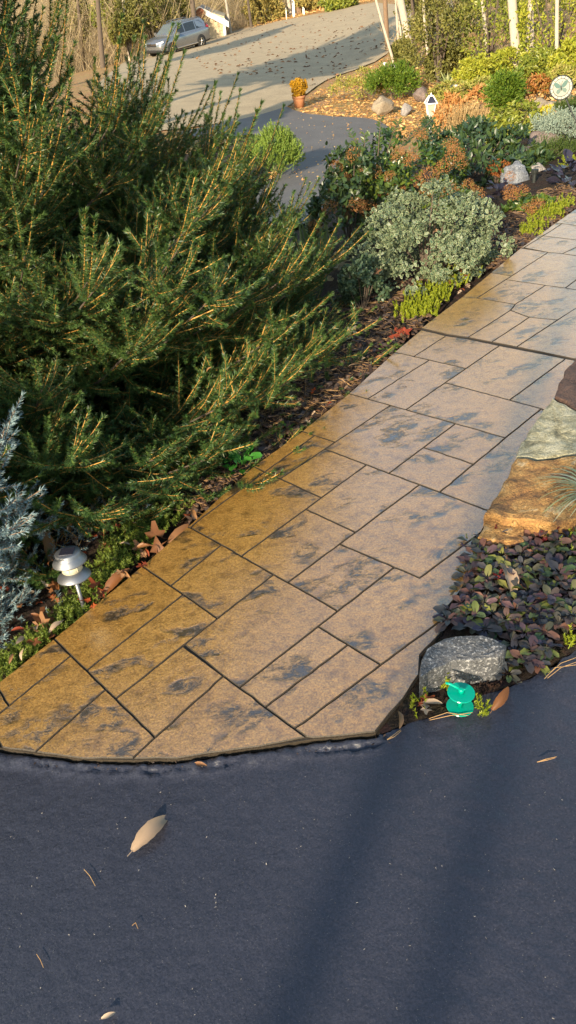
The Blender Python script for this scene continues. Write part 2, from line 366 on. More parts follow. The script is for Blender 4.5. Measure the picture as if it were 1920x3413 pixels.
def round_tpl(wd=.62, fold=.1, curl=.2, wav=.05):
    V = [(0, 0, 0)]; ring = [(-.12, .05), (-.42, .33), (-.5, .62), (-.33, .9), (0, 1.0), (.33, .9), (.5, .62), (.42, .33), (.12, .05)]
    for i, (x, y) in enumerate(ring): V.append((x*wd*1.0, y, fold*abs(x)*1.6-curl*y*y+wav*math.sin(i*2.4)))
    V.append((0, .5, -curl*.25)); c = len(V)-1
    F = [(i, i+1, c) for i in range(1, len(ring))][::-1]; F = [(c, b, a) for a, b, c2 in [(f[0], f[1], f[2]) for f in F]]
    return np.array(V), [(c, f[2], f[1]) for f in F], [0]*len(F)
def varieg_tpl():
    n = 8; V = []; F = []; fm = []
    for sc in (1, .74):
        for k in range(n):
            a = 2*math.pi*k/n; x = .29*math.sin(a)*sc; y = .5-.5*math.cos(a)*sc; V.append((x, y, .14*abs(x)*2-.12*y*y+(.01 if sc < 1 else 0)))
    for k in range(n): F.append((k, (k+1) % n, n+(k+1) % n, n+k)); fm.append(1)
    F.append(tuple(range(n, 2*n))); fm.append(0); return np.array(V), F, fm
def oak_tpl():
    pts = [(.02, 0), (.06, .12), (.22, .16), (.13, .30), (.34, .42), (.17, .50), (.30, .70), (.12, .72), (.05, 1)]
    V = [(0, 0, 0)]; V += [(x, y, .16*x+.10*math.sin(7*y)*x*3) for x, y in pts]; V += [(-x, y, .22*x-.10*math.sin(6*y+1)*x*3) for x, y in reversed(pts)]
    V += [(0, .3, -.03), (0, .6, .02)]; a, b = len(V)-2, len(V)-1; k = len(pts); F = []; ring = list(range(1, 2*k+1))
    for i in range(len(ring)-1):
        p, q = ring[i], ring[i+1]; mid = (V[p][1]+V[q][1])/2; F.append((p, q, a if mid < .45 else b))
    F.append((ring[3], b, a)); F.append((a, b, ring[-4])); return np.array(V), F, [0]*len(F)
def frames(axis, n, size):
    y = nrm(axis); z = nrm(n-y*np.sum(n*y, 1, keepdims=True)); x = np.cross(y, z)
    return np.stack([x, y, z], 2)*np.asarray(size).reshape(-1, 1, 1)
def inst(tpl, pos, Ms):
    V, F, fm = tpl; k = len(V); N = len(pos)
    P = np.einsum('nij,kj->nki', Ms, V)+pos[:, None, :]
    fl = np.array([i for f in F for i in f]); tt = np.array([len(f) for f in F])
    loops = (fl[None]+(np.arange(N)*k)[:, None]).ravel()
    return P.reshape(-1, 3), loops, np.tile(tt, N), np.tile(np.array(fm), N)
def leaf_parts(name, mats, parent, tpl, pos, Ms, nparts=0, massname='foliage', label=None):
    """the nparts leaves nearest the camera become objects of their own, the rest one mass"""
    off = OFF[parent.name]; idx = np.argsort(np.linalg.norm(pos-CAM, axis=1)); front = idx[:nparts]; rest = idx[nparts:]
    if nparts:
        V, F, fm = tpl; me = mesh_np(name, V, [i for f in F for i in f], [len(f) for f in F], mats, fm, True)
        for i in front:
            o = bpy.data.objects.new(name, me); COL.objects.link(o); o.parent = parent
            X = Matrix.Identity(4)
            for r in range(3):
                for c in range(3): X[r][c] = float(Ms[i, r, c])
                X[r][3] = float(pos[i, r]-off[r])
            o.matrix_local = X
    if len(rest):
        a = inst(tpl, pos[rest], Ms[rest]); return link(massname, mesh_np(massname, *a[:3], mats, a[3]), parent, 'stuff' if nparts else None)
def clumps(c, r, nc, cr, N, zmin=-.25, inner=.55):
    """points and outward normals on lumpy clumps spread through an ellipsoid"""
    m = int(nc*2/(1-zmin))+1; i = np.arange(m)+.5; z = 1-2*i/m; a = i*2.39996+rng.uniform(0, 6.3); e = np.sqrt(1-z*z)
    d = nrm(np.column_stack([e*np.cos(a), e*np.sin(a), z])+rng.normal(0, .16, (m, 3))); d = d[d[:, 2] > zmin]
    cc = d*rng.uniform(max(.5, inner), .90, (len(d), 1)); ni = max(2, len(d)//4); cc[rng.integers(0, len(d), ni)] *= .55
    k = rng.integers(0, len(d), N); q = rand_dirs(N)
    bias = nrm(q+d[k]*.9); rad = cr*rng.uniform(.75, 1.25, len(d))[k][:, None]*rng.uniform(.55, 1, (N, 1))
    out = rng.random((N, 1)); p = cc[k]+bias*rad*np.where(out < .12, rng.uniform(1, 1.5, (N, 1)), 1)
    return np.array(c)+p*np.array(r), nrm(bias/np.array(r)), np.array(c)+cc*np.array(r)
def shoots_geo(P, D, L, curve, spacing, nl, nw, ang=(50, 28), gap=30, fan=None):
    """needles along shoots. returns verts, loops, totals"""
    P = np.asarray(P); D = nrm(np.asarray(D)); L = np.asarray(L); cnt = np.maximum(3, (L/spacing).astype(int)); s = np.repeat(np.arange(len(P)), cnt); N = len(s)
    t = rng.random(N); t[::9] = 1-.02*rng.random(len(t[::9])); up_ = np.array([0, 0, 1.])
    cv = np.broadcast_to(curve, (len(P),))[s]
    pos = P[s]+D[s]*(t*L[s])[:, None]+up_*(cv*L[s]*t*t)[:, None]
    tan = nrm(D[s]+up_*(2*cv*t)[:, None])
    u = nrm(up_-tan*tan[:, 2:3]+np.array([1e-3, 2e-3, 0])); v = np.cross(tan, u)
    ph = np.radians(rng.uniform(gap, 360-gap, N)); rad = u*np.cos(ph)[:, None]+v*np.sin(ph)[:, None]
    a = np.radians(ang[0]+(ang[1]-ang[0])*t**3+rng.normal(0, 7, N)); d = tan*np.cos(a)[:, None]+rad*np.sin(a)[:, None]
    ln = nl*rng.uniform(.75, 1.12, N)[:, None]; tip = pos+d*ln
    sd_ = nrm(np.cross(d, rand_dirs(N)))*nw*.5
    V = np.stack([pos+sd_, tip, pos-sd_], 1).reshape(-1, 3)
    return V, np.arange(N*3), np.full(N, 3)
def stems_geo(P, D, L, curve, r0, r1, k=3):
    P = np.asarray(P); D = nrm(np.asarray(D)); L = np.asarray(L); N = len(P); up_ = np.array([0, 0, 1.]); cv = np.broadcast_to(curve, (N,))
    st = []
    for t in (0, .5, 1):
        c = P+D*(L*t)[:, None]+up_*(cv*L*t*t)[:, None]; tan = nrm(D+up_*(2*cv*t)[:, None])
        a = nrm(np.cross(tan, np.array([.3, .5, .81]))); b = np.cross(tan, a); r = np.broadcast_to(np.asarray(r0)*(1-t)+np.asarray(r1)*t, (N,))[:, None]
        for j in range(k): th = 2*math.pi*j/k; st.append(c+r*(a*math.cos(th)+b*math.sin(th)))
    V = np.stack(st, 1).reshape(-1, 3); base = []
    for i in range(2):
        for j in range(k): base += [i*k+j, i*k+(j+1) % k, (i+1)*k+(j+1) % k, (i+1)*k+j]
    loops = (np.array(base)[None]+(np.arange(N)*3*k)[:, None]).ravel(); return V, loops, np.full(N*2*k, 4)
def join(parts):
    V = []; Lp = []; Tt = []; Fm = []; n = 0
    for (v, l, t), mi in parts: V.append(v); Lp.append(l+n); Tt.append(t); Fm.append(np.full(len(t), mi)); n += len(v)
    return np.concatenate(V), np.concatenate(Lp), np.concatenate(Tt), np.concatenate(Fm)
def inpoly(P, poly):
    P = np.asarray(P); x, y = P[:, 0], P[:, 1]; r = np.zeros(len(P), bool); q = np.asarray(poly); j = len(q)-1
    for i in range(len(q)):
        xi, yi, xj, yj = q[i, 0], q[i, 1], q[j, 0], q[j, 1]
        if yi != yj: r ^= ((yi > y) != (yj > y)) & (x < (xj-xi)*(y-yi)/(yj-yi)+xi)
        j = i
    return r
def smooth_poly(pts, step):
    pts = np.asarray(pts, float); n = len(pts); out = []
    for i in range(n):
        a, b = pts[i], pts[(i+1) % n]; k = max(1, int(np.linalg.norm(b-a)/step)); out += [a+(b-a)*j/k for j in range(k)]
    return np.array(out)
def sheet(poly, pts, zf):
    """triangulated sheet of the inside of a 2-D polygon through extra interior points; zf(x, y) gives heights"""
    n = len(poly); V = [Vector((float(p[0]), float(p[1]))) for p in poly]+[Vector((float(p[0]), float(p[1]))) for p in pts]
    r = delaunay_2d_cdt(V, [(i, (i+1) % n) for i in range(n)], [], 1, 1e-5)
    v = np.array([(p[0], p[1]) for p in r[0]]); F = r[2]
    z = zf(v[:, 0], v[:, 1]); return np.column_stack([v, z]), [i for f in F for i in f], [len(f) for f in F]
def grid_in(poly, step, jit=.3, margin=None):
    poly = np.asarray(poly); a = poly.min(0); b = poly.max(0)
    g = np.stack(np.meshgrid(np.arange(a[0]+step/2, b[0], step), np.arange(a[1]+step/2, b[1], step)), -1).reshape(-1, 2)
    g = g+rng.uniform(-jit, jit, g.shape)*step; return g[inpoly(g, poly)]
def pnoise(x, y, s, seed=0): return np.array([noise.noise((float(a)*s+seed, float(b)*s-seed*2, seed*1.7)) for a, b in zip(x, y)])

# ------------------------------------------------------------------ ground sheet
xs = np.unique(np.concatenate([np.linspace(-400, -60, 12), np.arange(-60, -8, 2), np.arange(-8, 14, .25), np.arange(14, 60, 2), np.linspace(60, 400, 12)]))
ys = np.unique(np.concatenate([np.linspace(-300, -20, 10), np.arange(-20, -2, 1), np.arange(-2, 30, .25), np.arange(30, 110, 1), np.linspace(110, 900, 20)]))
GX, GY = np.meshgrid(xs, ys); gx, gy = GX.ravel(), GY.ravel(); gz = T(gx, gy)
dd = (gx-EA[0])*EN[0]+(gy-EA[1])*EN[1]
gz = gz-np.where(dd < .12, .075, 0)
gz = gz+.02*np.where((dd > .4) & (gy < 40), pnoise(gx*(np.abs(gx) < 60), gy*(gy < 60), 1.6, 3), 0)
nx, ny = len(xs), len(ys); ii = np.arange((ny-1)*(nx-1)); r_, c_ = ii//(nx-1), ii % (nx-1); a_ = r_*nx+c_
loops = np.stack([a_, a_+1, a_+nx+1, a_+nx], 1).ravel()
fd = dd.reshape(ny, nx)[:-1, :-1].ravel(); fy = GY[:-1, :-1].ravel()
fx = GX[:-1, :-1].ravel(); fm = np.where(((fd < 3.6) & (fy < 14)) | ((fd < 9.5) & (fx < .9) & (fy < 19)), 0, 1)
ground = link('ground', mesh_np('ground', np.column_stack([gx, gy, gz]), loops, np.full(len(ii), 4), [M['soil'], M['litterground']], fm, True), None, 'structure')

# lower driveway and road
def px_poly(pp): return np.array([TP(*p)[:2] for p in pp])
def drape(name, pp, mat, off, step, ps):
    poly = smooth_poly(px_poly(pp), ps); pts = grid_in(poly, step, .1)
    o = link(name, mesh_np(name, *sheet(poly, pts, lambda x, y: T(x, y)+off), mat, smooth=True), None, 'structure'); return o, poly
LD = [(956, 362), (978, 372), (1000, 379), (1030, 386), (1060, 390), (1110, 394), (1160, 396), (1205, 398), (1240, 404), (1270, 414), (1290, 428), (1300, 450), (1300, 480), (1275, 540), (1180, 640), (1060, 740), (900, 800), (760, 790), (790, 730), (840, 665), (900, 610), (950, 560), (985, 520), (975, 490), (930, 470), (840, 455), (700, 470), (580, 450), (760, 415), (880, 385)]
lower_drive, ld_poly = drape('lower_driveway', LD, M['asph'], .035, .35, .2)
RD = [(956, 361), (990, 338), (1024, 315), (1052, 294), (1082, 275), (1120, 258), (1160, 244), (1205, 228), (1249, 210), (1291, 182), (1330, 140), (1390, 75), (1400, 20), (1250, 10), (1160, 25), (1090, 42), (1019, 55), (924, 73), (862, 84), (767, 107), (700, 125), (655, 120), (600, 128), (520, 150), (450, 185), (330, 280), (330, 400), (500, 445), (760, 414), (880, 384)]
road, rd_poly = drape('road', RD, M['road'], .03, .8, .4)

# ------------------------------------------------------------------ walkway of stamped tiles
def W2(p): return W(*p)[:2]
TILES = dict(
A=[(0,2283),(182,2137),(238,2196),(34,2362),(0,2309)], A0=[(0,2283),(0,2309),(34,2362),(-62,2440),(-190,2440)],
B=[(238,2196),(293,2243),(356,2306),(121,2516),(10,2500),(-12,2455),(-60,2441),(34,2362)], B0=[(-190,2440),(-62,2441),(-14,2457),(8,2500),(-90,2496)],
C=[(356,2306),(389,2338),(516,2466),(447,2539),(276,2536),(121,2516)],
D1=[(182,2137),(330,2015),(475,1895),(574,1958),(608,1998),(293,2243),(238,2196)], D2=[(293,2243),(608,1998),(728,2068),(618,2157),(389,2338),(356,2306)],
D3=[(389,2338),(618,2158),(740,2273),(516,2466)], D4=[(516,2466),(740,2273),(797,2301),(888,2364),(979,2436),(1020,2466),(866,2497),(800,2506),(700,2519),(596,2536),(447,2539)],
E1=[(618,2157),(728,2068),(911,1928),(963,1950),(1123,2044),(1067,2102),(797,2301),(740,2273)], E2=[(797,2301),(1067,2102),(1158,2163),(888,2364)],
E3=[(888,2364),(1158,2163),(1271,2224),(984,2438)], E4=[(984,2438),(1271,2224),(1478,2072),(1473,2116),(1401,2193),(1398,2259),(1346,2337),(1285,2409),(1252,2450),(1140,2462),(1042,2470),(1020,2466)],
F1=[(475,1895),(625,1765),(637,1768),(737,1830),(574,1958)], F2=[(574,1958),(737,1830),(811,1856),(911,1928),(728,2068),(608,1998)],
G0=[(625,1765),(657,1736),(844,1566),(894,1591),(671,1729),(637,1768)], G1=[(637,1768),(671,1729),(894,1591),(935,1602),(1068,1665),(1021,1707),(811,1856),(737,1830)],
G2=[(811,1856),(1021,1707),(1184,1782),(1132,1820),(963,1950),(911,1928)], G3=[(963,1950),(1132,1820),(1312,1904),(1123,2044)],
H1=[(1067,2102),(1123,2044),(1312,1904),(1400,1934),(1544,1828),(1590,1848),(1570,1920),(1540,1975),(1495,2030),(1478,2072),(1271,2224),(1158,2163)], H3=[(1544,1828),(1605,1782),(1610,1815),(1590,1848)],
I1=[(1132,1820),(1184,1782),(1397,1631),(1464,1646),(1613,1707),(1640,1715),(1605,1782),(1544,1828),(1400,1934),(1312,1904)], I2=[(1021,1707),(1068,1665),(1200,1578),(1221,1560),(1298,1581),(1397,1631),(1184,1782)],
J0=[(844,1566),(1008,1442),(1043,1459),(894,1591)], J1=[(894,1591),(1043,1459),(1118,1480),(1085,1507),(935,1602)], J2=[(935,1602),(1085,1507),(1221,1560),(1068,1665)],
K1=[(1008,1442),(1162,1321),(1226,1336),(1300,1362),(1118,1480),(1043,1459)], K2=[(1085,1507),(1118,1480),(1300,1362),(1353,1371),(1516,1422),(1413,1502),(1298,1581),(1221,1560)],
K3=[(1298,1581),(1413,1502),(1576,1555),(1464,1646),(1397,1631)], K4=[(1413,1502),(1516,1422),(1692,1476),(1576,1555)],
K5=[(1464,1646),(1576,1555),(1692,1476),(1798,1371),(1850,1400),(1780,1530),(1660,1715),(1613,1707)],
L1=[(1162,1321),(1314,1183),(1380,1194),(1430,1208),(1226,1336)], L2=[(1226,1336),(1430,1208),(1551,1234),(1485,1289),(1353,1371),(1300,1362)],
L3=[(1353,1371),(1485,1289),(1673,1337),(1698,1333),(1798,1371),(1692,1476),(1516,1422)], L4=[(1485,1289),(1551,1234),(1664,1161),(1883,1203),(1788,1279),(1698,1333),(1673,1337)],
L5=[(1698,1333),(1788,1279),(1883,1203),(1990,1222),(1930,1330),(1850,1400),(1798,1371)], L6=[(1314,1183),(1403,1107),(1486,1127),(1380,1194)], L7=[(1380,1194),(1486,1127),(1560,1138),(1664,1161),(1551,1234),(1430,1208)],
M1=[(1403,1101),(1539,997),(1589,1001),(1717,1022),(1701,1042),(1560,1132),(1486,1121)], M2=[(1560,1132),(1701,1042),(1763,1066),(1639,1148)], M3=[(1639,1148),(1763,1066),(1858,1074),(1722,1164)],
M4=[(1722,1164),(1858,1074),(1990,988),(2120,1020),(2060,1200),(1990,1216),(1906,1203)], M5=[(1701,1042),(1717,1022),(1817,963),(1883,967),(2000,984),(1858,1074),(1763,1066)],
N1=[(1539,997),(1635,916),(1701,922),(1688,941),(1589,1001)], N2=[(1589,1001),(1688,941),(1817,963),(1717,1022)],
O1=[(1635,916),(1734,834),(1827,849),(1701,922)], O2=[(1688,941),(1701,922),(1827,849),(1873,853),(2010,871),(1883,967),(1817,963)], O3=[(1883,967),(2010,871),(2130,888),(2120,1010),(2000,984)],
P0=[(1734,834),(1850,750),(1873,752),(1809,793),(1746,832)], P1=[(1746,832),(1809,793),(1960,812),(1873,853),(1827,849)], P2=[(1873,853),(1960,812),(2110,832),(2130,888),(2010,871)],
Q1=[(1809,793),(1873,752),(2060,776),(1960,812)], R1=[(1850,750),(1920,701),(1990,652),(2200,680),(2060,776),(1873,752)], R2=[(1960,812),(2060,776),(2200,680),(2240,760),(2110,832)])
OUT = [(0,2283),(182,2137),(475,1895),(625,1765),(844,1566),(1008,1442),(1162,1321),(1314,1183),(1403,1104),(1539,997),(1635,916),(1734,834),(1850,750),(1990,652),(2200,680),(2240,760),(2130,888),(2120,1020),(2060,1200),(1930,1330),(1850,1400),(1780,1530),(1660,1715),(1610,1815),(1570,1920),(1495,2030),(1473,2116),(1401,2193),(1398,2259),(1346,2337),(1285,2409),(1252,2450),(1140,2462),(1042,2470),(866,2497),(700,2519),(596,2536),(447,2539),(276,2536),(121,2516),(10,2500),(-90,2496),(-190,2440)]
WT = .012                                   # tile tops above the local plane
def plane_z(P, h): return np.column_stack([P, SLOPE*P[:, 0]+h])
LINES = [[(182,2137),(238,2196),(293,2243),(356,2306),(389,2338),(516,2466)], [(618,2158),(740,2273),(797,2301),(888,2364),(984,2438),(1020,2466)], [(475,1895),(574,1958),(608,1998),(728,2068)],
[(637,1768),(737,1830),(811,1856),(911,1928),(963,1950),(1123,2044)], [(844,1566),(894,1591),(935,1602),(1068,1665)], [(1085,1507),(1221,1560),(1298,1581),(1397,1631),(1464,1646),(1613,1707)], [(1132,1820),(1312,1904),(1400,1934)],
[(1067,2102),(1158,2163),(1271,2224)], [(1008,1442),(1043,1459),(1118,1480)], [(1162,1321),(1226,1336),(1300,1362),(1353,1371),(1516,1422),(1692,1476)], [(1314,1183),(1380,1194),(1430,1208),(1551,1234)], [(1485,1289),(1673,1337),(1698,1333),(1798,1371)],
[(389,2338),(618,2158),(728,2068),(911,1928)], [(447,2539),(516,2466),(740,2273)], [(811,1856),(1021,1707),(1068,1665),(1200,1578),(1221,1560)], [(963,1950),(1132,1820),(1184,1782),(1397,1631)], [(797,2301),(1067,2102),(1123,2044),(1312,1904)],
[(984,2438),(1271,2224),(1478,2072)], [(671,1729),(894,1591),(1043,1459)], [(935,1602),(1085,1507),(1118,1480),(1300,1362)], [(1298,1581),(1413,1502),(1516,1422)], [(1464,1646),(1576,1555),(1692,1476),(1798,1371)], [(1400,1934),(1544,1828),(1605,1782)],
[(1353,1371),(1485,1289),(1551,1234),(1664,1161)], [(1698,1333),(1788,1279),(1883,1203)], [(1688,941),(1817,963),(1883,967),(2000,984)], [(1589,1001),(1688,941),(1701,922),(1827,849)]]
SNAP = {p: np.array(p, float) for ln in LINES for p in ln}
for _ in range(60):
    for ln in LINES:
        Q = np.array([SNAP[p] for p in ln]); c0 = Q.mean(0); d0 = np.linalg.svd(Q-c0)[2][0]
        for p, q in zip(ln, Q): SNAP[p] = q+.5*(c0+d0*((q-c0)@d0)-q)
TILES = {k_: [tuple(SNAP.get(p, p)) for p in v_] for k_, v_ in TILES.items()}
wk = MB(); op = np.array([W2(p) for p in OUT]); cen = op.mean(0)
op_in = op
n = len(op_in)
wk.add(np.vstack([plane_z(op_in, WT-.005), plane_z(op_in, -.09)]), [tuple(range(n))[::-1]]+[(i, (i+1) % n, n+(i+1) % n, n+i) for i in range(n)])
walk = wk.build('walkway', [M['grout']], kind='structure')
def inset(P, g):
    n = len(P); area = .5*sum(P[i][0]*P[(i+1) % n][1]-P[(i+1) % n][0]*P[i][1] for i in range(n)); s = 1 if area > 0 else -1; out = []
    for i in range(n):
        a, b, c = P[i-1], P[i], P[(i+1) % n]; d1 = (b-a)/(np.linalg.norm(b-a)+1e-9); d2 = (c-b)/(np.linalg.norm(c-b)+1e-9)
        n1 = s*np.array([-d1[1], d1[0]]); n2 = s*np.array([-d2[1], d2[0]]); m = n1+n2; k = max(.35, float(m@m)/2)
        out.append(b+m*g/k)
    return np.array(out)
for name, pp in TILES.items():
    P = np.array([W2(p) for p in pp]); P = inset(P, .0017)
    D = smooth_poly(P, .026); k = len(D)
    jit = np.column_stack([pnoise(D[:, 0], D[:, 1], 22, 1), pnoise(D[:, 0], D[:, 1], 22, 5)])*.0012+np.column_stack([pnoise(D[:, 0], D[:, 1], 60, 2), pnoise(D[:, 0], D[:, 1], 60, 6)])*.0022
    D = D+jit
    I = inset(D, .0022)
    if not np.isfinite(I).all(): I = D
    V = np.vstack([plane_z(I, WT), plane_z(D, WT-.003), plane_z(D, WT-.012)])
    area = .5*np.sum(D[:, 0]*np.roll(D[:, 1], -1)-np.roll(D[:, 0], -1)*D[:, 1]); F = [tuple(range(k))]+[(i, k+i, k+(i+1) % k, (i+1) % k) for i in range(k)]+[(k+i, 2*k+i, 2*k+(i+1) % k, k+(i+1) % k) for i in range(k)]
    if area < 0: F = [f[::-1] for f in F]
    mb = MB().add(V, F[:1], 0).add(V, F[1:], 1); mb.build('tile', [M['concrete'], M['grout']], walk)

# ------------------------------------------------------------------ sealed driveway in front
CURVE = np.array([W2(p) for p in [(-190,2446),(-90,2500),(10,2507),(121,2519),(276,2540),(447,2544),(596,2541),(700,2523),(800,2510),(866,2501),(1042,2474),(1140,2466),(1252,2455)]])
SOILE = np.array([W2(p) for p in [(1290,2440),(1340,2416),(1420,2392),(1500,2372),(1560,2345),(1620,2312),(1690,2290),(1760,2262),(1840,2215),(1920,2165),(2010,2110)]])
dp = np.vstack([[(-7, -9)], [(7, -9)], [(7, 3.2)], [(2.2, 2.2)], SOILE[::-1], CURVE[::-1], [(-2.2, 1.2)], [(-7, .6)]])
seg = np.vstack([SOILE[::-1], CURVE[::-1]]); dense = []
for i in range(len(seg)-1):
    k = max(1, int(np.linalg.norm(seg[i+1]-seg[i])/.008)); dense += [seg[i]+(seg[i+1]-seg[i])*j/k for j in range(k)]
dense = np.array(dense+[seg[-1]])
nz = np.column_stack([pnoise(dense[:, 0], dense[:, 1], 30, 9), pnoise(dense[:, 0], dense[:, 1], 30, 12)])*.004
dense = dense+nz*np.where(dense[:, :1] > CURVE[-1, 0]+.02, 2.5, .4)
dpoly = np.vstack([dp[:4], dense, dp[-2:]])
near = np.array([[-1.05, .25], [.95, .25], [.95, 2.0], [-1.05, 2.0]])
pts = np.vstack([grid_in(near, .013), grid_in(np.array([[-7, -9], [7, -9], [7, 3], [-7, 3]]), .45)])
far_ok = (pts[:, 0] < -1.1) | (pts[:, 0] > 1.0) | (pts[:, 1] < .2); pts = np.vstack([pts[inpoly(pts, near)], pts[far_ok]])
pts = pts[inpoly(pts, dpoly)]
def dist_curve(P, Cv):
    out = np.full(len(P), 9.)
    for a, b in zip(Cv[:-1], Cv[1:]):
        ab = b-a; t = np.clip(((P-a)@ab)/(ab@ab), 0, 1); out = np.minimum(out, np.linalg.norm(P-(a+t[:, None]*ab), axis=1))
    return out
fine_rows = []
tn = nrm(np.gradient(dense, axis=0)); nn = np.column_stack([tn[:, 1], -tn[:, 0]])
if (nn[len(nn)//2]@np.array([0, -1.])) < 0: nn = -nn
for k, dof in enumerate((.007, .014, .022, .030, .038, .047)): fine_rows.append(dense[::1]+nn*dof+rng.uniform(-.002, .002, dense.shape))
fr = np.vstack(fine_rows); fr = fr[inpoly(fr, dpoly)]
pts = pts[dist_curve(pts, dense[::4]) > .052]; pts = np.vstack([pts, fr])
def drive_z(x, y):
    P = np.column_stack([x, y]); z = SLOPE*x-.004
    m = (x > -1.3) & (x < 1.2) & (y > .1) & (y < 2.2)
    q = P[m]; h = (.0016)*pnoise(q[:, 0], q[:, 1], 40, 4)+.0012*pnoise(q[:, 0], q[:, 1], 9, 8)
    dc = dist_curve(q, CURVE); right = sst(CURVE[-1, 0]-.05, CURVE[-1, 0]+.1, q[:, 0])
    h += .0022*np.clip(pnoise(q[:, 0], q[:, 1], 2.6, 61)+.25, 0, 1)*pnoise(q[:, 0], q[:, 1], 70, 62); h += .006*right*np.abs(pnoise(q[:, 0], q[:, 1], 20, 14))
    wob = .010*pnoise(q[:, 0], q[:, 1], 14, 21)+.006*pnoise(q[:, 0], q[:, 1], 55, 22)
    lip = sst(.055, .02, dc+wob)
    h += lip*(.010+.006*pnoise(q[:, 0], q[:, 1], 45, 31)+.004*pnoise(q[:, 0], q[:, 1], 110, 33))
    crack = np.exp(-((dc+wob-.026)/.0045)**2)*np.clip(.35+1.4*pnoise(q[:, 0], q[:, 1], 7, 41), 0, 1); h -= .016*crack
    h -= .012*sst(.010, 0, dc)
    z[m] += h; return z
drive = link('driveway', mesh_np('driveway', *sheet(dpoly, pts, drive_z), M['seal'], smooth=True), None, 'structure')

# planting bed of dark soil to the right of the walk
bedp = np.vstack([SOILE+np.array([0, .0]), [[2.6, 2.3]], [[3.4, 3.6]], [[3.2, 5.0]]]+[W2(p)[None] for p in [(2240,760),(2120,1020),(2060,1200),(1930,1330),(1850,1400),(1780,1530),(1660,1715),(1610,1815),(1570,1920),(1495,2030),(1473,2116),(1401,2193),(1398,2259),(1346,2337),(1285,2409),(1252,2450)]])
bpoly = smooth_poly(bedp, .05); bpts = grid_in(bpoly, .05)
bed = link('planting_bed', mesh_np('planting_bed', *sheet(bpoly, bpts, lambda x, y: SLOPE*x-.002+.008*pnoise(x, y, 16, 3)), M['soil'], smooth=True), None, 'structure')

# ------------------------------------------------------------------ spruces
def branch_mesh(L, f, el, sag, leafm, wood, nl, nw, spacing, scl, lead):
    """one branch along +Y rising at el, with side shoots, leader and needles"""
    ax = np.array([0, math.cos(el), math.sin(el)]); side = np.array([1., 0, 0]); upv = np.cross(side, ax)
    P = []; D = []; LL = []; C = []
    def pt(q): return ax*L*q+np.array([0, 0, 1])*sag*4*q*(1-q)
    for k in range(int(6+L*10)):
        q = rng.uniform(max(.08, 1-1.15/L), .985); sg = 1 if k % 2 else -1; rl = (1-q)*L
        ll = min(.36, .11+.5*rl)*rng.uniform(.7, 1.15)*scl
        th = R(rng.uniform(34, 74)); tw = rng.normal(.12, .36); sv = side*sg*math.cos(tw)+upv*math.sin(tw)
        dv = ax*math.cos(th)+sv*math.sin(th)+np.array([0, 0, .02+.38*f]); dv /= np.linalg.norm(dv); s0 = pt(q)
        P.append(s0); D.append(dv); LL.append(ll); C.append(rng.uniform(.08, .34))
        s2 = nrm(np.cross(dv, [0, 0, 1.]))
        for j in range(int(ll/.074/scl)):
            qq = rng.uniform(.12, .9); l2 = min(.22, .09+.5*(1-qq)*ll)*rng.uniform(.7, 1.2)*scl; g2 = 1 if j % 2 else -1
            P.append(s0+dv*ll*qq+np.array([0, 0, .12*ll*qq*qq])); D.append(dv*.70+s2*g2*.68+np.array([0, 0, rng.normal(.12, .22)])); LL.append(l2); C.append(.14)
    ld = rng.uniform(*lead)*(.55+.6*f); P.append(pt(.97)); D.append(ax+np.array([0, 0, .12+.85*f])); LL.append(ld); C.append(.22)
    for g in (-1, 1): P.append(pt(.96)); D.append(ax*.75+side*g*.6+np.array([0, 0, .25+.4*f])); LL.append(ld*.62); C.append(.2)
    for k in range(int(rng.random() < .35+.5*f)+int(rng.random() < .4*f)): P.append(pt(rng.uniform(.55, .95))); D.append([rng.normal(0, .18), .2+rng.normal(0, .15), 1]); LL.append(ld*.95); C.append(.05)
    P = np.array(P); D = np.array(D); LL = np.array(LL); C = np.array(C); D = nrm(nrm(D)+rng.normal(0, .16, D.shape))
    nd = shoots_geo(P, D, LL, C, spacing, nl, nw, (64, 34), 38); st = stems_geo(P, D, LL, C, np.where(LL > .16*scl, .0026, .0014), .0011)
    bm_ = MB().tube([pt(q) for q in np.linspace(0, 1, 6)], list(np.linspace(.007+.004*L, .002, 6)), 5)
    bv = np.array(bm_.V); bl = np.array([x for f_ in bm_.F for x in f_]); bt = np.array([len(f_) for f_ in bm_.F])
    a = join([(nd, 0), (st, 1), ((bv, bl, bt), 2)]); return mesh_np('branch', a[0], a[1], a[2], [leafm, wood, M['bark']], a[3])
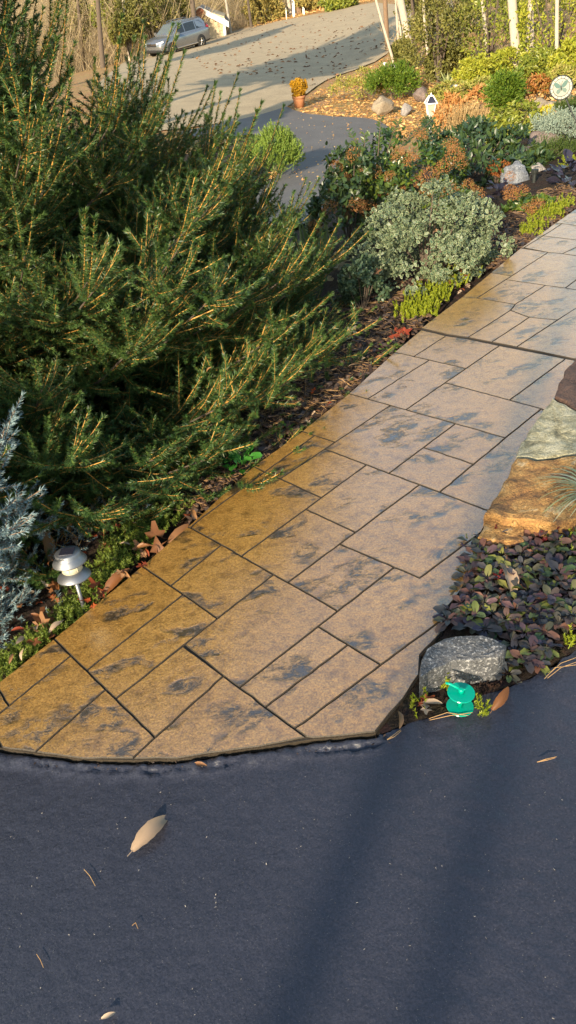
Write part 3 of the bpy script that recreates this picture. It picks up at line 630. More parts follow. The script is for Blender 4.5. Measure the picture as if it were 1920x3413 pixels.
def conifer(name, label, base, H, rfun, nb, leafm, nl, nw, spacing, az_c, az_w, zt0=-.02, lead=(.14, .30), backn=20, elev=(4, 58), scl=1.0, bins=7, var=5):
    wood = M['sprucewood'] if leafm is M['needle'] else M['brownbark']
    t = thing(name, label, 'spruce tree', base); b = np.array(base, float)
    MB().tube([b+[0, 0, -.15], b+[.02, .01, H*.5], b+[.0, .02, H]], [.055, .035, .006], 10).build('trunk', [M['bark']], t, True)
    lib = []
    for j in range(bins):
        f = (j+.5)/bins; zt = zt0+(H-zt0)*f; el = R(elev[0]+(elev[1]-elev[0])*f**.8); L = max(.15, rfun(zt))/math.cos(el)*.97
        lib.append((f, el, L, [branch_mesh(L, f, el, -.10*L*(1-f), leafm, wood, nl, nw, spacing, scl, lead) for _ in range(var)]))
    for i in range(nb+backn):
        if i < nb: u = (i+.5)/nb; az = az_c+rng.uniform(-az_w, az_w)
        else: u = rng.random(); az = az_c+math.pi+rng.uniform(-1.0, 1.0)
        zt = zt0+(H-zt0)*(1-math.sqrt(1-u*.985))*rng.uniform(.97, 1.03) if rng.random() < .85 else rng.uniform(zt0-.06, H*.4)
        if nb > 200: zt = zt0+(round((zt-zt0)/.27+rng.normal(0, .14)))*.27+rng.normal(0, .018)
        f, el, L, ms = lib[int(np.clip((zt-zt0)/(H-zt0)*bins, 0, bins-1))]
        Lw = max(.15, rfun(zt))/math.cos(el)*rng.uniform(.86, 1.02)
        za = max(.02-.1*(1-f), zt-rfun(zt)*math.tan(el)*.8)
        o = bpy.data.objects.new('branch', ms[rng.integers(var)]); COL.objects.link(o); o.parent = t; o.location = (0, 0, float(za))
        sc = float(np.clip(Lw/L, .75, 1.3)); o.scale = (sc*(1 if rng.random() < .5 else -1), sc, sc); o.rotation_euler = (float(rng.normal(0, R(4))), float(rng.normal(0, R(8))), -float(az))
    return t
SB = (-1.58, 3.9, T1(-1.58, 3.9))
spruce = conifer('norway_spruce', 'big dark green spruce with upswept orange-stemmed shoots beside the stamped walkway', SB, 2.9,
    lambda z: float(np.interp(z, [-.1, .35, .85, 1.15, 1.38, 1.55, 1.75, 2.2, 2.9], [2.04, 2.06, 1.80, 1.46, 1.12, .82, .58, .42, .06])), 430, M['needle'], .0205, .0036, .00080, R(140), R(124), lead=(.24, .40), bins=11, var=6)
BB = AT(-590, 1440, 2.45); BB[2] = T1(BB[0], BB[1])
blue = conifer('blue_spruce', 'silver blue spruce poking in beside the big green spruce at the frame edge', BB, 1.05,
    lambda z: .50*max(.1, 1-max(0, z-.5)/.9), 44, M['blue'], .019, .0036, .0013, R(110), R(100), backn=4, lead=(.12, .2), elev=(2, 50), scl=.75, bins=4, var=4, zt0=.34)
DB = W(-140, 2030); DB[2] = T1(DB[0], DB[1])
dwarf = conifer('dwarf_blue_spruce', 'low spreading blue spruce among brown leaves beneath the solar light', DB, .14,
    lambda z: .30*(1-.3*z/.14), 40, M['blue'], .017, .0034, .0012, R(90), R(140), backn=2, lead=(.05, .08), elev=(3, 40), scl=.6, bins=3, var=4)

# ------------------------------------------------------------------ needle and leaf shrubs
def spray_shrub(name, label, cat, c, r, N, L, mat, nl=.02, nw=.006, spacing=.006, upb=.6, zmin=-.1, group=None, curve=.1, parent_base=None, ang=(40, 25), nc=14, cr=.4, stem=True):
    c = np.array(c, float); base = np.array([c[0], c[1], T1(c[0], c[1])]) if parent_base is None else np.array(parent_base)
    t = thing(name, label, cat, base, group)
    p, nr, cc = clumps(c, r, nc, cr, N, zmin); p[:, 2] = np.maximum(p[:, 2], T(p[:, 0], p[:, 1])+.01)
    d = nrm(nr+np.array([0, 0, upb])+rng.normal(0, .3, nr.shape)); ll = L*rng.uniform(.6, 1.25, N)
    g = shoots_geo(p-d*ll[:, None]*.5, d, ll, curve, spacing, nl, nw, ang, 0)
    link('foliage', mesh_np('foliage', *g, mat), t)
    if stem:
        mb = MB()
        for q in cc[:8]: mb.tube([base+[0, 0, -.02], (base+q)/2+[0, 0, .02], q], [.008, .006, .003], 5)
        mb.build('stem', [M['bark']], t)
    return t
def leaf_shrub(name, label, cat, c, r, N, size, mats, tpl, nc=18, cr=.34, parts=0, upb=.5, tilt=.55, group=None, zmin=-.25, stems=8, twig=.0, base=None, pname='leaf', inner=.55):
    c = np.array(c, float); base = np.array([c[0], c[1], T1(c[0], c[1])]) if base is None else np.array(base, float)
    t = thing(name, label, cat, base, group)
    p, nr, cc = clumps(c, r, nc, cr, N, zmin, inner); p[:, 2] = np.maximum(p[:, 2], T(p[:, 0], p[:, 1])+.015)
    ax = nrm(rand_dirs(N)+nr*.5+np.array([0, 0, .1])); nm = nrm(nr+np.array([0, 0, upb])+rng.normal(0, tilt, nr.shape))
    Ms = frames(ax, nm, size*rng.uniform(.65, 1.2, N)); leaf_parts(pname, mats, t, tpl, p, Ms, parts)
    mb = MB()
    for q in cc[:stems]: mb.tube([base+[0, 0, -.03], base*.4+q*.6+[0, 0, -.02], q], [.012*r[2]*2, .008*r[2]*2, .003], 5)
    mb.build('stem', [M['bark']], t)
    return t
SIMPLE, LEAF, RND, VAR, OAK = leaf_tpl(.5, .12, .12, True), leaf_tpl(), round_tpl(), varieg_tpl(), oak_tpl()
def on(px, py, wpx, hpx, dist=None, dz=0):
    """centre and radii of a plant whose outline in the photograph is centred on px, py"""
    if dist is None:
        b = TP(px, py+hpx*.42); dist = float(np.hypot(b[0], b[1]))
    if dist > 8:
        b = TP(px, py+hpx*.44); dist = min(dist, float(np.hypot(b[0], b[1])))
    p = AT(px, py, dist); k = mpp(p); p[2] += dz
    return p, np.array([wpx*k/2, wpx*k/2*.85, hpx*k/2])

# variegated euonymus by the walk
c, r = on(1420, 815, 530, 390, 4.6); r[1] = .38
eu = leaf_shrub('euonymus', 'rounded variegated shrub with cream-edged leaves right beside the walkway', 'shrub', c, r, 10500, .0235, [M['eu_in'], M['eu_out']], VAR, 80, .20, 290, zmin=-.75)
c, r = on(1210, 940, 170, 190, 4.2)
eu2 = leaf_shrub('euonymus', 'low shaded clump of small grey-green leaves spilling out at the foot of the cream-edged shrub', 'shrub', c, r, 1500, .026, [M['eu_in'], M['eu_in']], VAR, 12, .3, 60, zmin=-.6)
# shrub with dried flower heads
def flowerhead_mesh():
    N = 260; d = rand_dirs(N); d[:, 2] = np.abs(d[:, 2])*.9-.2; d = nrm(d); p = d*rng.uniform(.6, 1, (N, 1)); a = inst(SIMPLE, p, frames(rand_dirs(N), d,   .17*np.ones(N))); return mesh_np('flower_head', *a[:3], [M['head']], a[3])
HM = flowerhead_mesh()
def heads(t, pxs, dist, s):
    for px, py in pxs:
        q = AT(px, py, dist*rng.uniform(.97, 1.0)); o = bpy.data.objects.new('flower_head', HM); COL.objects.link(o); o.parent = t
        o.location = [float(v) for v in (q-OFF[t.name])]; o.scale = [s*rng.uniform(.7, 1.2)]*3; o.rotation_euler = (rng.normal(-.3, .3), rng.normal(0, .3), rng.uniform(0, 6))
c, r = on(1330, 640, 470, 320, 5.9); r[1] = .5
ab = leaf_shrub('flowering_shrub', 'large green shrub topped with rusty dried flower heads behind the cream-edged shrub', 'shrub', c, r, 5200, .042, [M['abelia']], LEAF, 30, .28, 240, zmin=-.6)
heads(ab, [(1120,560),(1150,600),(1115,640),(1210,560),(1250,575),(1330,520),(1370,540),(1300,590),(1390,610),(1430,590),(1500,490),(1515,520),(1530,545),(1480,560),(1330,630),(1280,650),(1420,650),(1170,700),(1140,730),(1055,745),(1360,700),(1230,700),(1450,700),(1180,520),(1500,640),(1560,620),(1590,650),(1400,455)], 5.55, .062)
c, r = on(1165, 680, 270, 330, 5.5)
ab2 = leaf_shrub('flowering_shrub', 'dark bluish shrub with purple-tipped upright twigs at the edge of the lower driveway', 'shrub', c, r, 2000, .046, [M['viburnum']], LEAF, 18, .3, 60, zmin=-.5)
mb = MB(); lp = []; la = []
for px, py, tx, ty in [(1230,560,1165,440),(1260,520,1270,395),(1290,510,1330,400),(1180,580,1180,470),(1330,500,1400,430),(1215,560,1215,450),(1380,480,1440,400)]:
    a, b_ = AT(px, py, 5.7), AT(tx, ty, 5.75); mb.tube([a, (a+b_)/2+[0, 0, .02], b_], [.004, .003, .0015], 4)
    for q in np.linspace(.2, 1, 11):
        for s_ in (-1, 1): lp.append(a+(b_-a)*q); la.append(nrm((b_-a)*.5/np.linalg.norm(b_-a)+np.array([s_*.8, rng.normal(0, .4), .2])))
mb.build('twig', [M['bark']], ab2); lp = np.array(lp); la = np.array(la)
leaf_parts('leaf', [M['viburnum']], ab2, LEAF, lp, frames(la, np.tile([0, -.4, 1.], (len(lp), 1))+rng.normal(0, .3, lp.shape), .042*rng.uniform(.6, 1.1, len(lp))), 0, 'shoot_leaves')
heads(ab2, [(1100,700),(1190,690),(1050,760)], 5.2, .055)
# dark viburnum further along
c, r = on(1590, 520, 400, 180, 7.2); r[1] = .7
vi = leaf_shrub('viburnum', 'broad dark glossy shrub growing between the dried-flower shrub and the brown boulders', 'shrub', c, r, 2800, .060, [M['viburnum']], LEAF, 28, .3, 120, zmin=-.6)
c, r = on(1700, 430, 190, 150, 8.6)
vi2 = leaf_shrub('mixed_shrub', 'yellow-green twiggy shrub behind the dark glossy one', 'shrub', c, r, 1500, .055, [M['rhodo']], SIMPLE, 18, .32, zmin=-.5)
c, r = on(1690, 335, 110, 150, 11.5)
spray_shrub('lacy_conifer', 'feathery bright green conifer with drooping fan sprays by the tan rock slope', 'conifer', c, r, 700, .16, M['lace'], .035, .014, .006, .1, nc=16)
c, r = on(1447, 428, 120, 84, 14.1)
leaf_shrub('boxwood', 'small dark boxwood right below the white lantern', 'shrub', c, r, 900, .05, [M['viburnum']], SIMPLE, 12, .4)
c, r = on(1505, 385, 120, 120, 13)
leaf_shrub('dried_hydrangea', 'rusty orange dried hydrangea next to the straw-coloured grass', 'shrub', c, r, 1100, .075, [M['dryhyd']], SIMPLE, 18, .3)
c, r = on(1625, 335, 130, 80, 13.5)
leaf_shrub('dried_hydrangea', 'tan dried hydrangea with pale flower balls behind the straw-coloured grass', 'shrub', c, r, 800, .075, [M['dryhyd']], SIMPLE, 14, .3)
for (px, py, wd, h, dd_, lab) in [(1500, 318, 150, 75, 15.5, 'smooth clipped azalea mound behind the white lantern'), (1610, 300, 150, 70, 16, 'olive azalea mound above the tan dried hydrangea'), (1205, 290, 190, 100, 23.5, 'olive azalea at the road corner beside the spreading juniper'), (1880, 270, 130, 90, 14, 'yellow-green mound of fine leaves behind the butterfly disc')]:
    c, r = on(px, py, wd, h, dd_); leaf_shrub('azalea', lab, 'shrub', c, r, 1500, .062, [M['azalea']], SIMPLE, 24, .3)
c, r = on(1785, 300, 100, 85, 12.5)
leaf_shrub('russet_azalea', 'russet orange azalea just before the butterfly disc', 'shrub', c, r, 900, .055, [M['redazalea']], SIMPLE, 14, .34)
c, r = on(1812, 405, 66, 80, 9.3)
leaf_shrub('golden_shrub', 'brilliant yellow small shrub at the foot of the tan rock slope', 'shrub', c, r, 700, .04, [M['yellow']], SIMPLE, 12, .36)
c, r = on(1310, 290, 140, 105, 23)
spray_shrub('spreading_juniper', 'fresh green spreading juniper mound in front of the white marker posts', 'juniper', c, r, 900, .22, M['lace'], .05, .02, .010, .3, nc=18)
c, r = on(925, 528, 150, 150, 14.2)
spray_shrub('pale_juniper', 'light green feathery juniper beside the lower driveway', 'juniper', c, r, 900, .17, M['ljun'], .03, .012, .006, .9, nc=20, curve=.2)
c, r = on(850, 540, 110, 110, 14.5)
spray_shrub('dark_juniper', 'shaded blue-green juniper half hidden behind the spruce tips', 'juniper', c, r, 500, .17, M['dmound'], .03, .012, .006, .9, nc=14)
c, r = on(1870, 430, 170, 80, 8.3); spray_shrub('silver_juniper', 'silvery blue carpet juniper around the butterfly pole', 'juniper', c, r, 900, .09, M['bjun'], .016, .006, .004, .5, nc=22)
c, r = on(1900, 375, 110, 60, 9.6); spray_shrub('green_mound', 'dark green smooth cushion plant behind the silvery carpet juniper', 'plant', c, r, 700, .06, M['dmound'], .014, .006, .004, .8, nc=14)
c, r = on(1850, 520, 170, 95, 7.2); spray_shrub('creeping_plant', 'grey-green creeping mat between the brown boulders and the black-leaved plant', 'plant', c, r, 1100, .045, M['dmound'], .012, .004, .003, .9, nc=24)
c, r = on(1895, 562, 70, 60, 6.7); spray_shrub('stonecrop', 'olive-yellow stonecrop cushion directly behind the black-leaved plant', 'plant', c, r, 130, .05, M['lime'], .010, .005, .0016, 1.2, ang=(65, 40), nc=8)
c, r = on(1655, 568, 80, 40, 6.6); spray_shrub('orange_plant', 'vivid orange feathery plant beside the white streaked rock', 'plant', c, r, 260, .05, M['orangeplant'], .012, .005, .003, .6, nc=8)
# straw-coloured grass
b0 = TP(1565, 425); b0 = AT(1565, 418, 11.5); b0[2] = T1(b0[0], b0[1]); top = AT(1565, 325, 11.5)[2]-b0[2]
t = thing('ornamental_grass', 'straw-coloured upright grass clump between the two dried hydrangeas', 'grass', b0)
N = 420; p = b0+np.column_stack([rng.normal(0, .12, N), rng.normal(0, .1, N), np.zeros(N)]); d = np.column_stack([rng.normal(0, .2, N), rng.normal(0, .2, N), np.ones(N)])
link('blade', mesh_np('blade', *stems_geo(p, d, top*rng.uniform(.7, 1.1, N), -.15, .004, .002), M['straw']), t)
# clumps at the walkway edge
def succulent(name, label, pxs, mat, L, nl, nw, sp, group=None, ang=(60, 35), cat='plant', dens=1, lift=0):
    P0 = np.array([W(*q) if inb(q) else TP(*q) for q in pxs]); base = P0.mean(0); base[2] = P0[:, 2].min()
    t = thing(name, label, cat, base, group); P = np.repeat(P0, dens, 0); P[:, :2] += rng.normal(0, L*.5, (len(P), 2))*(dens > 1); n_ = len(P)
    d = np.column_stack([rng.normal(0, .35, n_), rng.normal(-.1, .35, n_), np.ones(n_)]); ll = L*rng.uniform(.6, 1.2, n_)
    a = join([(shoots_geo(P, d, ll, .15, sp, nl, nw, ang, 0), 0), (stems_geo(P, d, ll, .15, .0014, .001), 0)]); link('sprig', mesh_np('sprig', *a[:3], [mat], a[3]), t); return t
def inb(q): return ((TP(*q)[0]-EA[0])*EN[0]+(TP(*q)[1]-EA[1])*EN[1]) < .12
def scatter_px(poly, n):
    q = np.array(poly, float); out = np.zeros((0, 2))
    while len(out) < n:
        s = rng.uniform(q.min(0), q.max(0), (n*2, 2)); out = np.vstack([out, s[inpoly(s, q)]])
    return [tuple(v) for v in out[:n]]
succulent('lime_stonecrop', 'bright lime feathery clump at the walkway edge below the cream-edged shrub', scatter_px([(1335,1050),(1380,990),(1440,940),(1520,905),(1560,925),(1500,990),(1420,1065),(1360,1075)], 130), M['lime'], .052, .012, .0085, .0011, ang=(48, 25), dens=2)
succulent('stonecrop', 'yellow-green stonecrop spilling to the walkway edge below the black-leaved plant', scatter_px([(1750,790),(1745,740),(1790,700),(1850,690),(1900,650),(1910,680),(1840,740),(1780,790)], 110), M['lime'], .036, .010, .007, .0011, ang=(65, 40), dens=2)
for q, lab in [([(1365,2330),(1440,2290),(1450,2350),(1400,2400),(1350,2390)], 'yellow-green stonecrop tuft by the corner of the walkway'), ([(1440,2270),(1490,2275),(1490,2310),(1450,2320)], 'small stonecrop sprigs between the granite block and the teal spool'), ([(1590,2340),(1625,2335),(1625,2385),(1580,2390)], 'single stonecrop sprig beside the pale fallen leaf'), ([(1880,2130),(1920,2110),(1920,2160),(1895,2165)], 'stonecrop tuft at the frame edge above the pine needles'), ([(1880,1770),(1925,1760),(1925,1860),(1885,1850)], 'upright lime stonecrop standing in the bronze leaves')]:
    succulent('stonecrop', lab, scatter_px(q, 10), M['lime'], .034, .0095, .004, .0016, ang=(60, 40))
for q, lab in [([(1690,1720),(1745,1700),(1770,1780),(1720,1800),(1640,1790)], 'dark red stonecrop at the front of the ochre stone'), ([(1770,1700),(1860,1690),(1880,1790),(1790,1830)], 'larger dark red stonecrop behind the bronze rosettes'), ([(1630,1930),(1665,1920),(1660,1960),(1635,1960)], 'tiny wine-red stonecrop amid the bronze rosettes')]:
    succulent('red_stonecrop', lab, scatter_px(q, 36 if 'tiny' not in lab else 8), M['redsedum'], .035, .008, .007, .0012, ang=(70, 45))
# bright glossy leaves, weeds, tan and black coral bells
def rosette(name, label, cat, c, nleaf, size, mat, tpl=RND, lift=.5, spread=.02, group=None, face=None, parts=True, h=.0):
    t = thing(name, label, cat, c, group); az = np.arange(nleaf)*2.4+rng.uniform(0, 6); e = rng.uniform(.1, 1.0, nleaf)*lift
    ax = np.column_stack([np.sin(az)*np.cos(e), np.cos(az)*np.cos(e), np.sin(e)]); p = np.array(c)+ax*[1, 1, .3]*spread*rng.uniform(.3, 1.2, (nleaf, 1))+np.array([0, 0, h])*rng.random((nleaf, 1))
    nm = np.array([0, 0, 1.])+rng.normal(0, .28, (nleaf, 3)); Ms = frames(ax, nm, size*rng.uniform(.6, 1.15, nleaf))
    leaf_parts('leaf', [mat], t, tpl, p, Ms, nleaf if parts else 0); return t
hp = TP(800, 1575); rosette('glossy_plant', 'small clump of bright glossy green leaves at the walkway edge under the spruce', 'plant', hp, 26, .05, M['hell'], RND, .9, .05, h=.07)
for q, lab in [((950,1450), 'tiny pale weed at the walkway edge beyond the glossy green clump'), ((1300,1175), 'small green weed touching the walkway beneath the lime clump')]:
    hp = TP(*q); rosette('weed', lab, 'plant', hp, 34, .019, M['lace'], RND, .7, .05, h=.03)
hp = TP(1115, 935); rosette('coral_bells', 'faded tan ruffled plant between the spruce tips and the cream-edged shrub', 'plant', hp+[0, 0, .03], 34, .07, M['tan_heuch'], RND, .8, .07, h=.12)
hp = AT(1890, 625, 6.15); hp[2] = T1(hp[0], hp[1]); rosette('black_coral_bells', 'large black-purple ruffled plant in the mulch at the frame edge', 'plant', hp, 46, .10, M['heuch'], RND, .9, .10, h=.14)
hp = AT(1665, 690, 6.0); hp[2] = T1(hp[0], hp[1]); rosette('black_coral_bells', 'smaller black-leaved plant below the white streaked rock', 'plant', hp, 30, .075, M['heuch'], RND, .9, .08, h=.1)
c, r = on(1760, 705, 150, 90, 5.7)
leaf_shrub('dwarf_shrub', 'low green plant with rusty flower spikes between the smaller black-leaved plant and the walkway', 'shrub', c, r, 500, .04, [M['abelia']], LEAF, 12, .35, 40, zmin=-.4)
heads(bpy.data.objects['dwarf_shrub'], [(1700,590),(1700,640),(1740,640),(1705,660),(1640,720),(1660,730),(1700,740),(1720,760),(1760,700),(1790,690)], 5.5, .05)
# striped iris by the spruce tips
hp = AT(1045, 800, 5.9); hp[2] = T1(hp[0], hp[1]); t = thing('iris', 'cream-striped sword leaves standing behind the spruce tips', 'plant', hp)
N = 26; az = rng.uniform(0, 6.3, N); ax = np.column_stack([np.sin(az)*.22, np.cos(az)*.22, np.ones(N)])
BL = (lambda: (np.array([(-.05, 0, 0), (.05, 0, 0), (.045, .5, -.02), (-.045, .5, -.02), (.0, 1, -.12)]), [(0, 1, 2, 3), (3, 2, 4)], [0, 0]))()
leaf_parts('blade', [M['iris']], t, BL, hp+np.column_stack([rng.normal(0, .06, N), rng.normal(0, .05, N), np.zeros(N)]), frames(ax, rand_dirs(N)*[1, 1, .2]+[0, -.8, 0], .36*rng.uniform(.6, 1.1, N)), N)
# arching grass at the right
gp = W(1995, 1690); t = thing('sedge', 'arching grey-green striped grass blades hanging in beside the ochre stone', 'grass', gp)
mb = MB()
for i in range(46):
    a = rng.uniform(-2.9, -.1); L = rng.uniform(.10, .24); dx, dy = math.cos(a+math.pi/2+1.57)*1, math.sin(rng.uniform(-1.2, 1.2)); hd = nrm(np.array([-abs(rng.normal(.8, .3)), rng.normal(.1, .6), 0]))
    q = [gp+hd*L*s+np.array([0, 0, L*(1.1*s-.95*s*s)+.02]) for s in np.linspace(0, 1, 7)]; wv = np.array([-hd[1], hd[0], 0])*.0030
    V = []; 
    for k, c_ in enumerate(q): ww = wv*(1 if k < 4 else (7-k)/4); V += [c_-ww, c_+ww+[0, 0, .0006]]
    mb.add(V, [(2*k, 2*k+1, 2*k+3, 2*k+2) for k in range(6)])
mb.build('blade', [M['blade']], t)

# ------------------------------------------------------------------ ground cover, mulch and fallen leaves
cov = scatter_px([(90,2120),(250,1990),(330,1880),(380,1760),(480,1720),(560,1690),(640,1680),(600,1740),(520,1800),(450,1880),(370,1970),(280,2060),(180,2130),(60,2230),(0,2280),(-60,2250)], 900)
P = np.array([TP(*q) for q in cov]); N = len(P); d = np.column_stack([rng.normal(0, .4, N), rng.normal(0, .4, N), np.ones(N)])
g = shoots_geo(P-[0, 0, .005], d, rng.uniform(.02, .05, N), .1, .0011, .0115, .0028, (62, 40), 0)
setp(link('creeping_phlox', mesh_np('creeping_phlox', *g, M['phlox'])), 'fine mossy green ground cover along the walkway edge around the solar light', 'ground cover', None, 'stuff')
bs = scatter_px([(-30,1840),(60,1780),(200,1690),(330,1680),(420,1660),(520,1680),(380,1760),(260,1830),(140,1880),(40,1960),(-30,1960)], 130)
P = np.array([TP(*q) for q in bs]); N = len(P); d = np.column_stack([rng.normal(.4, .5, N), rng.normal(0, .5, N), rng.uniform(.2, .8, N)])
a = join([(shoots_geo(P, d, rng.uniform(.05, .10, N), .2, .0016, .015, .0026, (52, 30), 20), 0), (stems_geo(P, d, rng.uniform(.05, .1, N), .2, .002, .001), 1)])
setp(link('spruce_seedlings', mesh_np('spruce_seedlings', *a[:3], [M['blue'], M['sprucewood']], a[3])), 'low silvery blue sprigs carpeting the ground between spruce and solar light', 'ground cover', None, 'stuff')
def chipmesh(name, pts, smin, smax, mat, flat=.35):
    N = len(pts); V0 = np.array([[x, y, z] for x in (-.5, .5) for y in (-.5, .5) for z in (-.5, .5)])*[1, .38, .16]
    ax = nrm(np.column_stack([rng.normal(size=(N, 2)), rng.normal(0, flat, N)])); nm = np.array([0, 0, 1.])+rng.normal(0, flat, (N, 3)); s = rng.uniform(smin, smax, N)
    Fx = [(0, 1, 3, 2), (4, 6, 7, 5), (0, 4, 5, 1), (2, 3, 7, 6), (0, 2, 6, 4), (1, 5, 7, 3)]
    V0 = V0[:, [1, 0, 2]]; V0[:, 0] *= np.where(V0[:, 1] > 0, .7, 1); a = inst((V0, Fx, [0]*6), np.asarray(pts)+np.column_stack([np.zeros((N, 2)), s*.06]), frames(ax, nm, s))
    return link(name, mesh_np(name, *a[:3], mat))
mp = scatter_px([(600,1690),(760,1480),(900,1250),(960,1080),(1080,1000),(1180,940),(1330,900),(1560,890),(1480,1000),(1400,1095),(1300,1180),(1160,1315),(1000,1440),(840,1560),(640,1745)], 2600)+scatter_px([(1560,880),(1640,760),(1720,700),(1800,640),(1930,600),(1930,690),(1850,745),(1730,830),(1640,905)], 900)+scatter_px([(300,1700),(700,1600),(1000,1150),(1100,1010),(900,1000),(500,1300)], 500)
P = np.array([TP(*q) for q in mp]); P = P[((P[:, 0]-EA[0])*EN[0]+(P[:, 1]-EA[1])*EN[1]) > .015]
setp(chipmesh('bark_mulch', P, .018, .055, M['chip']), 'dark brown shredded bark mulch along the walkway below the shrubs', 'mulch', None, 'stuff')
P = np.array([W(*q) for q in scatter_px([(1290,2435),(1330,2370),(1410,2300),(1500,2330),(1600,2270),(1700,2200),(1920,2100),(1925,2150),(1800,2225),(1690,2280),(1560,2335),(1420,2385)], 420)])
setp(chipmesh('soil_crumbs', P, .004, .014, M['soil'], .8), 'dark crumbs of soil along the driveway edge by the teal spool', 'soil', None, 'stuff')
P = np.array([W(*q) for q in scatter_px([(0,2560),(500,2580),(1000,2520),(1300,2470),(1920,2200),(1920,3413),(0,3413)], 170)])
setp(chipmesh('driveway_grit', P, .0012, .0042, M['greystone'], .8), 'tiny stones and crumbs scattered over the dark driveway', 'grit', None, 'stuff')
P = np.array([W(*q) for q in scatter_px([(0,2515),(276,2541),(596,2542),(866,2502),(1252,2455),(1290,2440),(1300,2475),(870,2530),(590,2566),(270,2562),(0,2540)], 150)])
setp(chipmesh('edge_crumbs', P, .002, .009, M['chip'], .8), 'crumbs of soil and bark caught where driveway meets walkway', 'soil', None, 'stuff')
# twigs and dead needles through the mulch
P = np.array([TP(*q) for q in mp[::2]])+[0, 0, .012]; N = len(P); d = np.column_stack([rng.normal(size=(N, 2)), rng.normal(0, .12, N)])
setp(link('dead_needles', mesh_np('dead_needles', *stems_geo(P, d, rng.uniform(.025, .08, N), 0, .0008, .0006), M['pineneedle'])), 'dry tan needles scattered over the bark mulch', 'pine needles', None, 'stuff')
OAKM = {k: mesh_np('oak_leaf_'+k, OAK[0], [i for f in OAK[1] for i in f], [len(f) for f in OAK[1]], [M[k]], OAK[2], True) for k in ('dryleaf', 'redleaf', 'paleleaf')}
BEECH = curled_tpl(); BCH = {k: mesh_np('narrow_leaf_'+k, BEECH[0], [i for f in BEECH[1] for i in f], [len(f) for f in BEECH[1]], [M[k]], BEECH[2], True) for k in ('dryleaf', 'redleaf', 'paleleaf')}
def fallen(p, size, az, k='dryleaf', narrow=False, label='', group=None, tilt=(.1, .1), lift=.006):
    o = bpy.data.objects.new('fallen_leaf', (BCH if narrow else OAKM)[k]); COL.objects.link(o)
    o.location = [float(p[0]), float(p[1]), float(p[2]+lift)]; o.rotation_euler = (tilt[0], tilt[1], az); o.scale = (size,)*3
    return setp(o, label, 'leaf', group)
def pxl(a, b, f=W):       # position, length and heading of a leaf whose stem and tip are at two pixels
    A, B = f(*a), f(*b); return A, float(np.linalg.norm(B-A)), -math.atan2(B[0]-A[0], B[1]-A[1])
for a, b_, k, nar, lab, f, tl in [
  ((443,2842),(556,2710),'paleleaf',True,'long pale curled leaf lying alone on the dark driveway',W,(0.04,.1)),
  ((340,3400),(385,3375),'paleleaf',True,'small tan leaf at the bottom of the driveway',W,(.05,.1)),
  ((648,2550),(690,2552),'dryleaf',True,'small orange leaf on the driveway against the walkway end',W,(.05,.1)),
  ((1640,2372),(1680,2306),'dryleaf',True,'pale tan leaf standing in the soil beside the teal spool',W,(.6,.3)),
  ((1710,1995),(1650,1900),'paleleaf',True,'pale pointed leaf caught on the bronze rosettes',W,(.3,.2)),
  ((160,2150),(130,2050),'dryleaf',False,'big crumpled brown oak leaf at the walkway edge nearest the driveway',TP,(.5,.3)),
  ((150,2140),(185,2070),'dryleaf',False,'folded brown oak leaf lying under the big crumpled one',TP,(.8,-.3)),
  ((350,1985),(440,1925),'dryleaf',True,'curled tan leaf lying along the walkway edge beside the solar light',TP,(.5,.2)),
  ((350,2000),(300,1975),'redleaf',False,'dark red-brown leaf right of the solar light stake',TP,(.6,.1)),
  ((530,1860),(510,1785),'dryleaf',False,'upright lobed brown leaf at the walkway edge',TP,(.9,.1)),
  ((490,1865),(470,1820),'dryleaf',False,'curled brown leaf beside the upright lobed one',TP,(.8,-.4)),
  ((560,1830),(625,1765),'dryleaf',True,'long brown leaf pointing up along the walkway edge',TP,(.5,.3)),
  ((170,1880),(130,1820),'dryleaf',True,'orange-brown narrow leaf standing behind the solar light',TP,(.9,.2)),
  ((310,1735),(390,1745),'paleleaf',False,'pale tan leaf under the lowest spruce branches',TP,(.5,.1)),
  ((300,1730),(360,1750),'dryleaf',False,'orange leaf under the lowest spruce branches',TP,(.4,.1)),
  ((260,1825),(230,1800),'paleleaf',True,'yellowish leaf just above the solar light cap',TP,(.4,.1)),
  ((345,1800),(355,1775),'redleaf',False,'bright red leaf in the ground cover above the solar light',TP,(.4,.1)),
  ((60,2000),(130,1985),'paleleaf',True,'grey-tan leaf lying on the blue spruce',TP,(.5,.3)),
  ((200,1960),(235,2010),'dryleaf',True,'brown leaf hanging below the lower cap of the solar light',TP,(.7,.3)),
  ((1150,1140),(1185,1110),'paleleaf',False,'pale curled leaf on the bark mulch',TP,(.4,.2)),
  ((1320,1130),(1375,1110),'redleaf',False,'reddish leaf beside the lime clump on the mulch',TP,(.4,.2)),
  ((1300,1140),(1340,1105),'redleaf',False,'orange-red leaf against the walkway edge near the expansion joint',TP,(.3,.4)),
  ((1230,925),(1280,915),'dryleaf',False,'broad orange-brown leaf lodged in the cream-edged shrub',lambda x, y: AT(x, y, 4.15),(.5,.2)),
  ((1440,780),(1455,800),'dryleaf',False,'brown leaf caught in the middle of the cream-edged shrub',lambda x, y: AT(x, y, 4.18),(.5,.2)),
  ((820,1640),(905,1610),'dryleaf',False,'rusty leaf at the walkway edge below the glossy green clump',TP,(.4,.2)),
  ((690,1245),(705,1225),'dryleaf',True,'orange leaf hanging in the dark spruce foliage',lambda x, y: AT(x, y, 2.75),(.9,.2)),
]:
    A, L, az = pxl(a, b_, f); fallen(A, max(.02, min(L, .13)), az, k, nar, lab, None, tl)
G_ = 'small fallen leaves on the planting bed'
